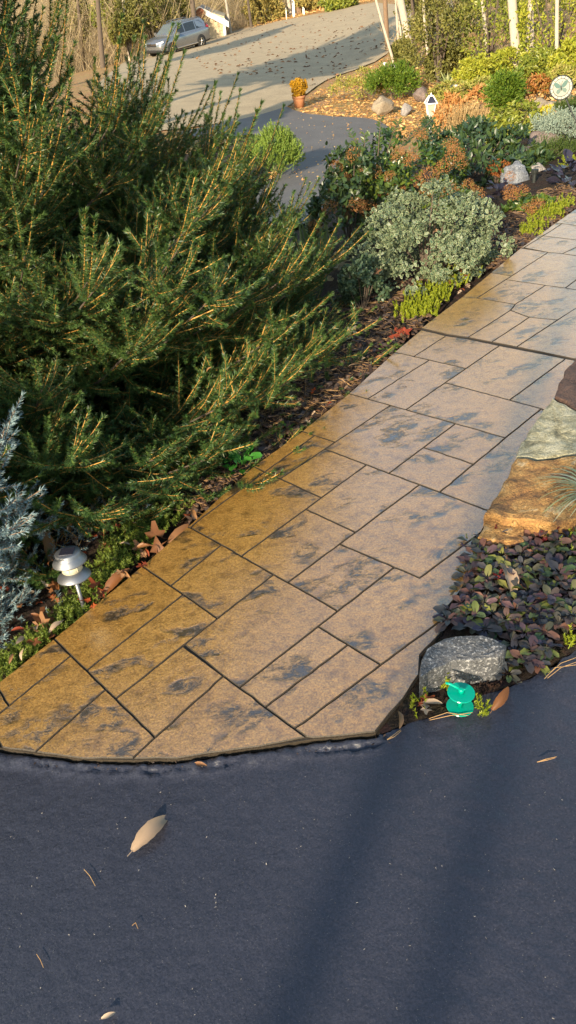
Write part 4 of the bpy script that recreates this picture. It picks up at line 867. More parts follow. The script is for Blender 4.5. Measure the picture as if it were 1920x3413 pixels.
for poly, n_ in [([(40,1720),(330,1690),(560,1660),(700,1590),(760,1640),(560,1840),(300,2060),(60,2240)], 80), ([(1000,1320),(1180,1180),(1340,1100),(1400,1110),(1200,1290),(1010,1440)], 14), ([(1440,960),(1540,890),(1620,880),(1520,1000)], 22), ([(0,1500),(120,1560),(200,1680),(0,1740)], 10), ([(1300,2400),(1400,2330),(1450,2340),(1420,2380),(1360,2400)], 5)]:
    for q in scatter_px(poly, n_):
        p = W(*q) if inb(q) else TP(*q); fallen(p+([0, 0, rng.uniform(0, .07)] if q[0] < 260 else [0, 0, 0]), rng.uniform(.022, .055), rng.uniform(0, 6.3), ('dryleaf', 'dryleaf', 'redleaf', 'paleleaf')[rng.integers(4)], rng.random() < .4, 'small brown fallen leaf lying among the plants beside the walkway', G_, (rng.normal(0, .45), rng.normal(0, .45)), rng.uniform(.008, .03))
# loose needles on the driveway and soil
def needle_pair(pxs, label, r=.0009):
    mb = MB()
    for a, m_, b_ in pxs: mb.tube([W(*a, .008), W(*m_, .012), W(*b_, .008)], [r, r, r*.7], 5)
    o = mb.build('pine_needle', [M['pineneedle']]); setp(o, label, 'pine needle')
needle_pair([((1290,2465),(1305,2455),(1335,2432)), ((1290,2466),(1315,2455),(1337,2436))], 'tan pine needle pair on the driveway by the walkway corner')
needle_pair([((1790,2540),(1820,2530),(1855,2522)), ((1790,2540),(1825,2533),(1850,2526))], 'lone pine needle pair on the driveway below the bronze rosettes')
needle_pair([((1820,2255),(1870,2210),(1925,2190)), ((1825,2260),(1870,2225),(1925,2205)), ((1815,2262),(1850,2225),(1925,2215))], 'bundle of tan pine needles on the soil at the frame edge')
needle_pair([((1590,2100),(1620,2050),(1655,2010)), ((1592,2095),(1625,2045),(1650,2015))], 'pine needles leaning across the bronze rosettes above the granite block')
needle_pair([((1755,2080),(1785,2030),(1805,1975)), ((1765,2085),(1790,2030),(1805,1975)), ((1775,2085),(1795,2035),(1806,1975))], 'fan of pine needles standing in the bronze rosettes')
needle_pair([((1430,2395),(1490,2375),(1560,2385)), ((1432,2400),(1500,2385),(1575,2375))], 'pine needles on the soil below the teal spool')
for q, lab in [(((280,2897),(300,2920),(318,2953)), 'thin curved grey twig on the driveway'), (((122,3180),(135,3200),(145,3225)), 'tiny dark twig low on the driveway'), (((440,3085),(452,3075),(460,3095)), 'small hooked twig in the middle of the driveway')]:
    mb = MB().tube([W(*p_, .004) for p_ in q], [.0007, .0008, .0005], 5); setp(mb.build('twig', [M['pineneedle']]), lab, 'twig')

# ------------------------------------------------------------------ bronze bugle rosettes
AJ = [(1560,1810),(1640,1785),(1740,1760),(1925,1700),(1990,1760),(1990,2110),(1880,2130),(1790,2090),(1700,2110),(1600,2120),(1480,2110),(1505,2020),(1545,1950)]
AJ2 = [(1570,2190),(1640,2180),(1700,2130),(1800,2110),(1840,2150),(1790,2230),(1700,2260),(1600,2250)]
AJT = round_tpl(.58, .13, .34, .07); AJL = mesh_np('bugle_leaf', AJT[0], [i for f in AJT[1] for i in f], [len(f) for f in AJT[1]], [M['ajuga']], AJT[2], True)
spots = []
for poly, n_, dm in ((AJ2, 300, .034), (AJ, 1400, .030)):
    for q in scatter_px(poly, n_):
        p = W(*q)
        if all(np.hypot(*(p-s)[:2]) > dm for s in spots): spots.append(p)
for p in spots[:130]:
    t = thing('bugle_rosette', 'bronze-purple bugle rosette in the leafy mat between the ochre stone and the granite block', 'plant', p+[0, 0, .002], 'bugle rosettes in the mat')
    hgt = rng.uniform(.006, .032); nl = int(rng.integers(7, 10)); ph = rng.uniform(0, 6.3)
    for k in range(nl):
        az = ph+k*2.4; e = .06+.75*k/nl+rng.normal(0, .15); o = bpy.data.objects.new('leaf', AJL); COL.objects.link(o); o.parent = t
        ax = np.array([[math.sin(az)*math.cos(e), math.cos(az)*math.cos(e), math.sin(e)]]); Mx = frames(ax, np.array([[0, 0, 1.]])+rng.normal(0, .22, (1, 3)), [rng.uniform(.030, .052)*(1.1-.4*k/nl)])[0]
        X = Matrix.Identity(4)
        for r_ in range(3):
            for c_ in range(3): X[r_][c_] = float(Mx[r_, c_])
        X[2][3] = hgt*(.5+.5*k/nl); X[0][3] = float(ax[0, 0]*.005); X[1][3] = float(ax[0, 1]*.005); o.matrix_local = X

# ------------------------------------------------------------------ stones
def stone_px(name, label, top, h, depth, mat, f=W, amp=.006, cat='stone', slope=0.0):
    P = np.array([f(*q, h) if f is W else f(*q) for q in top]); c = P.mean(0); t = None
    D = []
    n = len(P)
    for i in range(n):
        L = np.linalg.norm(P[(i+1) % n]-P[i]); k = max(2, int(L/.03)); D += [P[i]+(P[(i+1) % n]-P[i])*j/k for j in range(k)]
    D = np.array(D); D[:, :2] += rng.normal(0, .0025, (len(D), 2)); D[:, :2] += np.column_stack([pnoise(D[:, 0], D[:, 1], 18, 3), pnoise(D[:, 0], D[:, 1], 18, 7)])*amp*1.5
    rings = [(.0, 0), (.18, 0), (.36, 0), (.54, 0), (.72, 0), (.87, 0), (.975, -.001), (.997, -.006), (1.006, -.022), (.995, -.045), (1.0, -depth)]; V = []; k = len(D)
    for s, dz in rings[1:]:
        q = c+(D-c)*s; nz_ = pnoise(q[:, 0], q[:, 1], 11, 2)*amp+pnoise(q[:, 0], q[:, 1], 40, 4)*amp*.4
        nz_ = nz_+np.abs(pnoise(q[:, 0], q[:, 1], 24, 9))*amp*1.2; q = q+np.column_stack([np.zeros((k, 2)), nz_+dz]); V.append(q)
    V = [c[None]+[0, 0, noise.noise((c[0]*11+2, c[1]*11-4, 3.4))*amp]]+V; V = np.vstack(V); F = [(0, 1+i, 1+(i+1) % k) for i in range(k)]
    for r_ in range(len(rings)-2):
        a = 1+r_*k; b = a+k; F += [(a+i, b+i, b+(i+1) % k, a+(i+1) % k) for i in range(k)]
    ar = np.sum(D[:, 0]*np.roll(D[:, 1], -1)-np.roll(D[:, 0], -1)*D[:, 1])
    if ar < 0: F = [f_[::-1] for f_ in F]
    o = MB().add(V, F).build(name, [mat], None, False); return setp(o, label, cat)
stone_px('flagstone', 'pale lichen-spotted flat stone at the edge of the walkway', [(1838,1328),(1885,1345),(1925,1372),(2010,1420),(2000,1525),(1925,1512),(1850,1520),(1790,1530),(1722,1520),(1738,1478),(1790,1400)], .05, .10, M['lichen'])
stone_px('flagstone', 'orange-brown ochre flat stone directly below the lichen-spotted one', [(1720,1528),(1790,1537),(1850,1527),(1925,1520),(1990,1535),(2010,1640),(1920,1730),(1840,1745),(1750,1733),(1680,1728),(1616,1712),(1645,1665),(1690,1590)], .06, .11, M['ochre'])
stone_px('flagstone', 'dark red-brown flat stone furthest along the walkway edge', [(1890,1238),(1925,1185),(2010,1130),(2060,1250),(2000,1400),(1930,1368),(1888,1338),(1846,1318)], .05, .10, M['brownstone'])
stone_px('stone_block', 'ochre block under the front of the orange-brown flat stone', [(1600,1790),(1618,1742),(1690,1745),(1750,1752),(1740,1800),(1660,1810)], .03, .07, M['ochre'])
stone_px('granite_block', 'grey speckled granite block behind the teal spool at the walkway corner', [(1402,2200),(1420,2160),(1475,2125),(1560,2120),(1650,2128),(1690,2150),(1670,2185),(1590,2195),(1500,2200),(1440,2230),(1408,2250)], .085, .13, M['granite'], amp=.007)
def rock(name, label, c, r, mat, seed, peak=0, flat=.5):
    bm = bmesh.new(); bmesh.ops.create_icosphere(bm, subdivisions=4, radius=1); c = np.array(c)
    for v in bm.verts:
        p = v.co.copy(); s = 1+.35*noise.noise(p*1.3+Vector((seed, 0, 0)))+.16*noise.noise(p*3.1+Vector((0, seed, 0)))+.06*noise.noise(p*8)
        for k in range(7):
            d = Vector((math.sin(seed*3+k*2.1), math.cos(seed*5+k*1.7), math.sin(k*1.3+seed))).normalized(); q = p.dot(d)*s
            if q > .72: s *= 1-(q-.72)/q*.85
        p *= s
        if peak and p.z > 0: p.x *= 1-.55*peak*min(1, p.z); p.y *= 1-.55*peak*min(1, p.z)
        v.co = Vector((p.x*r[0], p.y*r[1], p.z*r[2]))
    me = bpy.data.meshes.new(name); bm.to_mesh(me); bm.free(); me.materials.append(mat)
    for f in me.polygons: f.use_smooth = True
    o = bpy.data.objects.new(name, me); COL.objects.link(o); o.location = [float(v) for v in c]; return setp(o, label, 'rock')
def rock_px(name, label, px, py, wp, hp_, mat, seed, dist=None, peak=0):
    if dist and dist > 10: dist = None
    c, r = on(px, py, wp, hp_, dist); return rock(name, label, c, r, mat, seed, peak)
rock_px('pointed_rock', 'white rock with grey streaks, pointed top, standing next to the dark path light', 1718, 600, 100, 130, M['whitestone'], 3.1, 6.5, .8)
rock_px('grey_rock', 'angular grey rock behind the dark path light', 1790, 595, 90, 100, M['greystone'], 5.3, 6.75)
rock_px('tan_rock', 'flat tan rock between the path light and the black-leaved plant', 1838, 618, 110, 70, M['tanstone'], 8.2, 6.6)
rock_px('boulder', 'brown boulder half covered by the creeping mat', 1745, 525, 130, 70, M['boulder'], 2.7, 7.3)
rock_px('boulder', 'larger brown boulder sloping up toward the butterfly pole', 1810, 480, 130, 80, M['boulder'], 6.1, 7.7)
rock_px('pale_rock', 'cream leaning rock on the leafy bank by the spreading juniper', 1277, 356, 72, 62, M['tanstone'], 4.4, 20)
rock_px('brown_rock', 'round dark brown rock on the leafy bank left of the lantern', 1405, 316, 52, 52, M['boulder'], 1.9, 19)
rock_px('small_rock', 'low grey rock in the leaf litter between lantern and driveway', 1352, 368, 40, 44, M['greystone'], 7.7, 17.5)
for i, (px, py, w_, h_, lab) in enumerate([(1800, 350, 60, 40, 'cream rock at the top of the small stone wall below the butterfly disc'), (1840, 355, 70, 36, 'tan rock in the middle of the small stone wall below the butterfly disc'), (1785, 375, 50, 32, 'lowest cream rock of the small stone wall above the golden shrub'), (1885, 330, 70, 36, 'rust-tinted rock at the far end of the small stone wall')]):
    rock_px('wall_rock', lab, px, py, w_, h_, M['tanstone'], 11.3+i*2.1, 11.0)

# ------------------------------------------------------------------ solar light
def axis_frame(d):
    z = nrm(np.array(d, float)); x = nrm(np.cross([0, 1, 0], z)); return np.stack([x, np.cross(z, x), z], 1)
sb = W(278, 2020); sb[2] = T1(sb[0], sb[1]); dS = float(np.hypot(sb[0], sb[1]))
stp = AT(244, 1908, dS+.02); ax = nrm(stp-sb); A3 = axis_frame(ax); k = mpp(stp)
t = thing('solar_light', 'leaning grey solar garden light on a steel stake beside the walkway', 'garden light', sb)
def lath(name, prof, mat, z0, n=36): MB().lathe([(r*k, z*k) for r, z in prof], n, 0, stp+ax*z0*k, A3).build(name, [mat], t, True)
MB().tube([sb-ax*.05, stp], [.0065, .0065], 14).build('stake', [M['steel']], t, True)
lath('lower_shade', [(3, 14), (30, 12), (56, -12), (57, -16), (54, -16), (28, 4), (10, 2), (9, -22), (7, -24)], M['steel'], 0)
lath('lens', [(34, -2), (34, 36)], M['frost'], 12)
lath('upper_shade', [(34, 0), (54, -8), (57, -6), (57, -2), (46, 14), (42, 20), (42, 30), (39, 33), (2, 33)], M['steel'], 48)
MB().box(stp+ax*(48+34)*k, (46*k, 46*k, 2.5*k), 0, A3).build('solar_panel', [M['solar']], t)
for j in range(8):
    a = j*math.pi/4; MB().tube([stp+ax*14*k+A3@np.array([math.cos(a), math.sin(a), 0])*35*k, stp+ax*46*k+A3@np.array([math.cos(a), math.sin(a), 0])*35*k], .8*k, 5).build('lens_rib', [M['frost']], t)

# ------------------------------------------------------------------ teal spool
p0 = W(1533, 2358); p0[2] += .004; k = mpp(p0); t = thing('plastic_spool', 'translucent teal plastic spool standing on end beside the granite block', 'spool', p0)
MB().lathe([(6, 0), (44, 0), (45, 1.5), (44, 3), (6, 3)], 40, 0, p0, np.eye(3)*k).build('lower_disc', [M['teal']], t)
MB().lathe([(9, 3), (9, 66)], 20, 0, p0, np.eye(3)*k).build('axle', [M['teal']], t, True)
MB().lathe([(6, 66), (44, 66), (45, 67.5), (44, 69), (6, 69)], 40, 0, p0, np.eye(3)*k).build('upper_disc', [M['teal']], t)
mb = MB().lathe([(10, 69), (10, 84), (7, 86)], 18, 0, p0, np.eye(3)*k); mb.build('hub', [M['teal']], t, True)
mb = MB(); q = lambda x, y, z: p0+np.array([x, y, z])*k
mb.tube([q(-4, 4, 80), q(-18, 12, 86), q(-32, 18, 92), q(-48, 22, 96)], [4.5*k, 5*k, 5*k, 4*k], 8); mb.tube([q(4, -2, 82), q(14, -2, 84)], [4*k, 3*k], 8)
mb.build('handle', [M['teal']], t, True)

# ------------------------------------------------------------------ path light, butterfly stake, lantern, planter, pot, posts
pl = AT(1775, 648, 6.35); pl[2] = T1(pl[0], pl[1]); ptop = AT(1768, 575, 6.35); h = ptop[2]-pl[2]; k = mpp(pl)
t = thing('path_light', 'slim dark path light standing before the grey rock', 'path light', pl)
MB().tube([pl-[0, 0, .03], pl+[0, 0, h*.8], pl+[0, 0, h]], [6*k, 7*k, 8*k], 10).build('post', [M['darkmetal']], t)
MB().lathe([(11*k, 0), (12*k, 9*k), (9*k, 11*k)], 14, 0, pl+[0, 0, h]).build('cap', [M['darkmetal']], t); MB().tube([pl+[-17*k, 0, h*.45], pl+[-15*k, 0, h*.8], pl+[-3*k, 0, h*.97]], 2*k, 6).build('bracket', [M['darkmetal']], t)
bd = 7.7; bt = AT(1871, 292, bd); bb = AT(1935, 500, bd); bb[2] = T1(bb[0], bb[1]); k = mpp(bt)
t = thing('butterfly_stake', 'round glass garden disc with a teal butterfly on a leaning thin pole', 'garden ornament', bb)
fz = nrm(CAM-bt+np.array([-.6, 0, 0])); pole_d = nrm(bt-bb); fx = nrm(np.cross(pole_d, fz)); fy = np.cross(fz, fx); A3 = np.stack([fx, fy, fz], 1)
MB().tube([bb-pole_d*.1, bt-pole_d*36*k], 3.2*k, 8).build('pole', [M['darkmetal']], t)
MB().lathe([(24*k, -1.5*k), (26*k, -1.5*k), (26*k, 1.5*k), (2*k, 1.6*k)], 40, 0, bt, A3).build('glass_disc', [M['discglass']], t)
for j in range(16):
    a0, a1 = 2*math.pi*(j+.06)/16, 2*math.pi*(j+.94)/16; V = []
    for zz in (-1.6, 1.6):
        for rr, aa in ((27, a0), (27, a1), (34.5, a1), (34.5, a0)): V.append(bt+A3@np.array([math.cos(aa)*rr, math.sin(aa)*rr, zz])*k)
    MB().add(V, [(3, 2, 1, 0), (4, 5, 6, 7), (0, 1, 5, 4), (2, 3, 7, 6), (1, 2, 6, 5), (3, 0, 4, 7)]).build('rim_segment', [M['ringglass']], t)
for nm_, rr in (('outer_hoop', 36), ('inner_hoop', 26.5)):
    MB().tube([bt+A3@np.array([math.cos(a)*rr, math.sin(a)*rr, 1])*k for a in np.linspace(0, 2*math.pi, 41)], (1.9 if rr > 30 else 1.1)*k, 6, cap=False).build(nm_, [M['darkmetal']], t)
rotb = R(-18); B2 = lambda x, y, z=2.4: bt+A3@np.array([x*math.cos(rotb)-y*math.sin(rotb), x*math.sin(rotb)+y*math.cos(rotb), z])*k
for s in (-1, 1):
    for nm_, pts_, mt in (('upper_wing', [(0, 2), (4, 10), (13, 18), (22, 18), (21, 10), (15, 2), (6, -1)], 'wing'), ('lower_wing', [(0, 0), (6, -2), (14, -4), (17, -11), (12, -18), (6, -14), (1, -6)], 'wing2')):
        V = [B2(s*x, y, 2.0) for x, y in pts_]+[B2(s*x, y, 3.0) for x, y in pts_]; n_ = len(pts_); F = [tuple(range(n_))[::-s], tuple(range(n_, 2*n_))[::s]]+[(i, (i+1) % n_, n_+(i+1) % n_, n_+i) for i in range(n_)]
        MB().add(V, F).build(nm_, [M[mt]], t)
MB().tube([B2(0, -9, 3.6), B2(0, 0, 4), B2(0, 6, 3.6)], [.8*k, 2*k, 1.2*k], 8).build('body', [M['black']], t)
for s in (-1, 1): MB().tube([B2(0, 6, 3.6), B2(s*3, 14, 3.4), B2(s*7, 20, 3.2)], .5*k, 5).build('antenna', [M['black']], t)
# lantern on its post
ld_ = 14.5; lb = AT(1437, 400, ld_); lb[2] = T1(lb[0], lb[1]); l0 = AT(1435, 382, ld_); k = mpp(l0)
t = thing('lantern', 'white four-sided post lantern with glass panes among the dry plants', 'lantern', lb)
MB().tube([lb-[0, 0, .1], l0-[0, 0, 3*k]], 4*k, 12).build('post', [M['white']], t)
def frust(z0, w0, z1, w1, mb, mi=0):
    V = [l0+np.array([sx*w, sy*w, z])*k for z, w in ((z0, w0), (z1, w1)) for sx, sy in ((-1, -1), (1, -1), (1, 1), (-1, 1))]
    return mb.add(V, [(3, 2, 1, 0), (4, 5, 6, 7), (0, 1, 5, 4), (1, 2, 6, 5), (2, 3, 7, 6), (3, 0, 4, 7)], mi)
frust(-4, 8, 1, 10, MB()).build('base', [M['white']], t); frust(1, 8, 33, 13.5, MB()).build('glass', [M['lantglass']], t)
for sx, sy in ((-1, -1), (1, -1), (1, 1), (-1, 1)): MB().tube([l0+np.array([sx*8.6, sy*8.6, 0])*k, l0+np.array([sx*14, sy*14, 34])*k], 1.4*k, 6).build('frame_bar', [M['white']], t)
frust(33, 19, 36, 18, MB()).build('eave', [M['white']], t); frust(36, 15.5, 55, 5.5, MB()).build('roof_glass', [M['solar']], t)
for sx, sy in ((-1, -1), (1, -1), (1, 1), (-1, 1)): MB().tube([l0+np.array([sx*18, sy*18, 35])*k, l0+np.array([sx*6, sy*6, 56])*k], 1.8*k, 6).build('roof_bar', [M['white']], t)
frust(55, 7, 58, 6, MB()).build('cap', [M['white']], t); MB().lathe([(1*k, 0), (2.5*k, 3*k), (.8*k, 7*k)], 10, 0, l0+[0, 0, 58*k]).build('finial', [M['white']], t)
# white bowl planter
pb = TP(1492, 300); pd = float(np.hypot(pb[0], pb[1])); pb = AT(1490, 290, pd); k = mpp(pb); pb[2] -= .02
t = thing('bowl_planter', 'shallow white bowl planter with spiky pale leaves on the leafy bank', 'planter', [pb[0], pb[1], T1(pb[0], pb[1])])
MB().lathe([(14*k, -22*k), (20*k, -8*k), (30*k, 0), (34*k, 4*k), (36*k, 4*k), (36*k, 7*k), (31*k, 7*k), (28*k, 2*k), (2*k, 1*k)], 28, 0, pb).build('bowl', [M['white']], t, True)
N = 40; az = rng.uniform(0, 6.3, N); e = rng.uniform(.25, 1.4, N); axx = np.column_stack([np.sin(az)*np.cos(e), np.cos(az)*np.cos(e), np.sin(e)])
leaf_parts('blade', [M['iris']], t, BL, pb+[0, 0, 3*k]+axx*6*k, frames(axx, np.array([0, -.3, 1.])+rng.normal(0, .2, (N, 3)), 50*k*rng.uniform(.6, 1.1, N)), N)
sp_ = TP(1533, 300); k = mpp(sp_)
t = thing('shepherd_hook', 'slender rusty brown garden hook behind the azalea mound', 'garden hook', sp_); hh = AT(1530, 250, float(np.hypot(sp_[0], sp_[1])))[2]-sp_[2]
MB().tube([sp_, sp_+[0, 0, hh]], 4*k, 8).build('pole', [M['brownmetal']], t); MB().tube([sp_+[0, 0, hh*.95], sp_+[9*k, 0, hh*1.02], sp_+[13*k, 0, hh*.85], sp_+[9*k, 0, hh*.78]], 1.8*k, 6).build('hook', [M['brownmetal']], t)
# terracotta pot with amber ball
pp_ = TP(998, 360); k = mpp(pp_); t = thing('terracotta_pot', 'terracotta pot at the driveway corner holding a round amber bush', 'pot', pp_)
MB().lathe([(15*k, 0), (20*k, 28*k), (20*k, 29*k), (22*k, 29*k), (22*k, 37*k), (19*k, 37*k), (18*k, 33*k), (1*k, 33*k)], 26, 0, pp_).build('pot', [M['terra']], t, True)
b0 = pp_+[0, 0, 34*k]; t = thing('ball_bush', 'round amber-orange bush growing in the terracotta pot', 'bush', b0)
p, nr, cc = clumps(b0+[0, 0, 27*k], np.array([29*k, 29*k, 28*k]), 30, .30, 3000, -1); leaf_parts('leaf', [M['ball']], t, SIMPLE, p, frames(nrm(rand_dirs(3000)+nr), nr, .045*rng.uniform(.6, 1.2, 3000)), 0)
MB().tube([b0-[0, 0, .02], b0+[0, 0, 20*k]], 2*k, 6).build('stem', [M['bark']], t)
for px, py, h_, lab in ((1283, 248, 38, 'tall white marker post behind the spreading juniper'), (1310, 242, 27, 'short white marker post by the thin pale trunk')):
    q = TP(px, py+10); dq = float(np.hypot(q[0], q[1])); k = mpp(q); t = thing('marker_post', lab, 'post', q); top = AT(px-2, py-h_, dq)[2]-q[2]
    MB().lathe([(7*k, -.05), (7*k, top), (5.5*k, top+1.5*k)], 14, 0, q).build('post', [M['white']], t, True); MB().lathe([(7.6*k, 0), (7.6*k, 2.5*k)], 14, 0, q+[0, 0, top*.92]).build('collar', [M['white']], t)
for px, py, h_, w_, lab in ((954, 55, 28, 4, 'thin white road post left of the double white post'), (978, 53, 55, 11, 'double white road post with a dark box in front of the far trunk'), (1011, 48, 24, 9, 'stubby white road post right of the far trunk')):
    q = AT(px, py, 60.0); q[2] = T1(q[0], q[1]); k = mpp(q); top = max(.4, AT(px, py-h_, 60.)[2]-q[2]); t = thing('road_post', lab, 'post', q)
    MB().box(q+[0, 0, top/2], (w_*k*.45, w_*k*.45, top)).build('post', [M['white']], t); MB().box(q+[w_*k*.28, 0, top*.45], (w_*k*.4, w_*k*.4, top*.9)).build('side_post', [M['white']], t); MB().box(q+[0, -w_*k*.26, top*.86], (w_*k*.3, .02, top*.12)).build('plate', [M['black']], t)

# ------------------------------------------------------------------ silver SUV
cp = TP(600, 172); cp = TP(597, 172)
heading = R(218)      # nose towards the camera, to the left
t = thing('parked_car', 'silver SUV parked on the edge of the road beneath the trees', 'car', cp, None, (R(-3), R(3.5), heading-R(90)))
t.rotation_euler = (0, R(4), math.atan2(-math.cos(R(42)), -math.sin(R(42)))); OFF[t.name] = np.zeros(3); t.scale = (.86,)*3
def loft(name, st, mats, fmf, parent=t, smooth=True):
    V = []; F = []; fm_ = []; m = len(st[0][1]); 
    for x, sec in st: V += [(x, y, z) for y, z in sec]
    for i in range(len(st)-1):
        for j in range(m-1): F.append((i*m+j, i*m+j+1, (i+1)*m+j+1, (i+1)*m+j)); fm_.append(fmf(i, j))
    F.append(tuple(range(m))[::-1]); F.append(tuple(range((len(st)-1)*m, len(st)*m))); fm_ += [0, 0]
    mb = MB(); mb.V = V; mb.F = F; mb.m = fm_; mb.n = len(V); o = mb.build(name, mats, parent, smooth, world=False); return o
def bsec(w, zb, zs, zt): return [(-w*.9, zb), (-w, zb+.12), (-w, zs), (-w*.95, zt-.03), (-w*.82, zt), (0, zt+.025), (w*.82, zt), (w*.95, zt-.03), (w, zs), (w, zb+.12), (w*.9, zb), (-w*.9, zb)]
ST = [(2.28, bsec(.70, .36, .58, .72)), (2.20, bsec(.82, .28, .66, .84)), (1.95, bsec(.90, .24, .74, .94)), (1.45, bsec(.925, .24, .80, 1.02)), (.95, bsec(.925, .24, .84, 1.07)), (.2, bsec(.925, .24, .86, 1.08)), (-.9, bsec(.925, .24, .90, 1.10)), (-1.6, bsec(.925, .24, .94, 1.13)), (-2.1, bsec(.90, .28, .96, 1.16)), (-2.28, bsec(.82, .36, .94, 1.12))]
body = loft('body', ST, [M['carpaint'], M['black']], lambda i, j: 1 if j in (0, 9, 10) else 0)
def gsec(wb, wt, zb, zt): return [(-wb, zb), (-wt-.02, zt-.05), (-wt*.86, zt), (0, zt+.02), (wt*.86, zt), (wt+.02, zt-.05), (wb, zb)]
GS = [(1.12, gsec(.80, .78, 1.05, 1.09)), (.30, gsec(.86, .66, 1.05, 1.58)), (-.2, gsec(.87, .67, 1.05, 1.66)), (-1.0, gsec(.87, .67, 1.05, 1.66)), (-1.85, gsec(.86, .63, 1.08, 1.60)), (-2.2, gsec(.80, .62, 1.10, 1.22))]
cabin = loft('cabin', GS, [M['carpaint'], M['carpaint']], lambda i, j: 0, t, False)
def side_pt(x, f, s):      # point on the cabin flank
    xs_ = [g[0] for g in GS]; i = max(i for i in range(len(GS)-1) if x <= xs_[i]+1e-6); u = (xs_[i]-x)/(xs_[i]-xs_[i+1])
    a = np.array(GS[i][1][6])*(1-u)+np.array(GS[i+1][1][6])*u; b = np.array(GS[i][1][5])*(1-u)+np.array(GS[i+1][1][5])*u; q = a*(1-f)+b*f
    return np.array([x, s*(q[0]+.006), q[1]])
for s in (-1, 1):
    for x0, x1, lab in ((.72, .02, 0), (-.06, -.98, 1), (-1.06, -1.75, 2)):
        xq = [x0, (x0*2+x1)/3, (x0+2*x1)/3, x1]; V = [side_pt(x, .10, s) for x in xq]
        ftop = [.9]*4
        V += [side_pt(x, .9 if not (lab == 2 and x == x1) else .55, s) for x in xq]
        if lab == 0: V[4] = side_pt(x0, .45, s)
        F = [(i, i+1, 5+i, 4+i)[::s] for i in range(3)]; V += [v-np.array([0, s*.01, 0]) for v in V]; MB().add(V, F+[(i+8, i+9, 13+i, 12+i)[::-s] for i in range(3)]).build('side_window', [M['glass']], t, world=False)
MB().add([(1.06, -.70, 1.085), (1.06, .70, 1.085), (.36, .60, 1.55), (.36, -.60, 1.55), (1.03, -.70, 1.085), (1.03, .70, 1.085), (.33, .60, 1.55), (.33, -.60, 1.55)], [(0, 1, 2, 3), (7, 6, 5, 4)]).build('windscreen', [M['wsglass']], t, world=False)
bpy.data.objects['windscreen'].location = (.035, 0, .03)
MB().add([(-2.17, -.6, 1.26), (-2.17, .6, 1.26), (-1.92, .56, 1.54), (-1.92, -.56, 1.54)], [(3, 2, 1, 0)]).build('rear_window', [M['glass']], t, world=False); bpy.data.objects['rear_window'].location = (-.03, 0, .02)
for s in (-1, 1):
    MB().tube([(.15, s*.60, 1.66), (-.1, s*.61, 1.715), (-1.5, s*.60, 1.70), (-1.75, s*.58, 1.64)], .022, 6).build('roof_rail', [M['steel']], t, world=False)
    MB().box((.80, s*1.02, 1.13), (.12, .22, .16)).build('mirror', [M['carpaint']], t, world=False)
    MB().add([(2.24, s*.45, .74), (2.12, s*.82, .78), (2.0, s*.91, .84), (2.03, s*.90, .93), (2.16, s*.78, .88), (2.25, s*.45, .83)], [tuple(range(6))[::s]]).build('headlight', [M['lamp_glass']], t, world=False)
    hl = bpy.data.objects[[o.name for o in t.children if o.name.startswith('headlight')][-1]]; hl.location = (.035, s*.012, .01)
    MB().add([(-2.20, s*.80, 1.0), (-2.12, s*.885, 1.02), (-1.85, s*.865, 1.10), (-2.0, s*.84, 1.18), (-2.08, s*.72, 1.42), (-2.17, s*.66, 1.36), (-2.25, s*.72, 1.1)], [tuple(range(7))[::-s]]).build('tail_light', [M['tail']], t, world=False); tl_ = bpy.data.objects[[o.name for o in t.children if o.name.startswith('tail_light')][-1]]; tl_.location = (-.035, s*.03, .01)
    for x in (1.38, -1.30):
        Ry = np.array([[1, 0, 0], [0, 0, s], [0, -s, 0]], float)
        MB().lathe([(.40, -.01), (.40, .0)], 24, 0, (x, s*.93, .36), np.array([[1, 0, 0], [0, 0, s*1.], [0, -s*1., 0]])).build('wheel_arch', [M['black']], t, world=False)
        wo = MB().lathe([(.22, -.1), (.33, -.1), (.35, -.06), (.35, .03), (.33, .05), (.23, .045)], 28, 0, (x, s*.90, .35), np.array([[1, 0, 0], [0, 0, s*1.], [0, -s*1., 0]]), False).build('wheel', [M['tyre']], t, True, world=False)
        rb = MB().lathe([(.235, .0), (.235, .045), (.215, .045), (.215, .01), (.01, .005)], 24, 0, (x, s*.90, .35), np.array([[1, 0, 0], [0, 0, s*1.], [0, -s*1., 0]]), False)
        rb.m = [1 if i >= 72 else 0 for i in range(len(rb.F))]
        for j in range(5):
            a = j*2*math.pi/5+.3; rb.tube([(x+.03*math.cos(a), s*.945, .35+.03*math.sin(a)), (x+.22*math.cos(a), s*.94, .35+.22*math.sin(a))], [.035, .028], 5)
        rb.build('rim', [M['rim'], M['black']], wo, world=False)
MB().box((2.262, 0, .72), (.06, .86, .16)).build('grille', [M['black']], t, world=False); MB().box((2.29, 0, .76), (.03, .92, .035)).build('grille_bar', [M['chrome']], t, world=False)
MB().lathe([(.07, 0), (.07, .02)], 16, 0, (2.30, 0, .77), np.array([[0, 0, 1], [1, 0, 0], [0, 1, 0]], float)).build('badge', [M['chrome']], t, world=False)
MB().box((2.25, 0, .40), (.10, 1.3, .12)).build('lower_grille', [M['black']], t, world=False)
MB().box((-.05, .93, .35), (2.0, .03, .05)).build('side_trim', [M['chrome']], t, world=False)

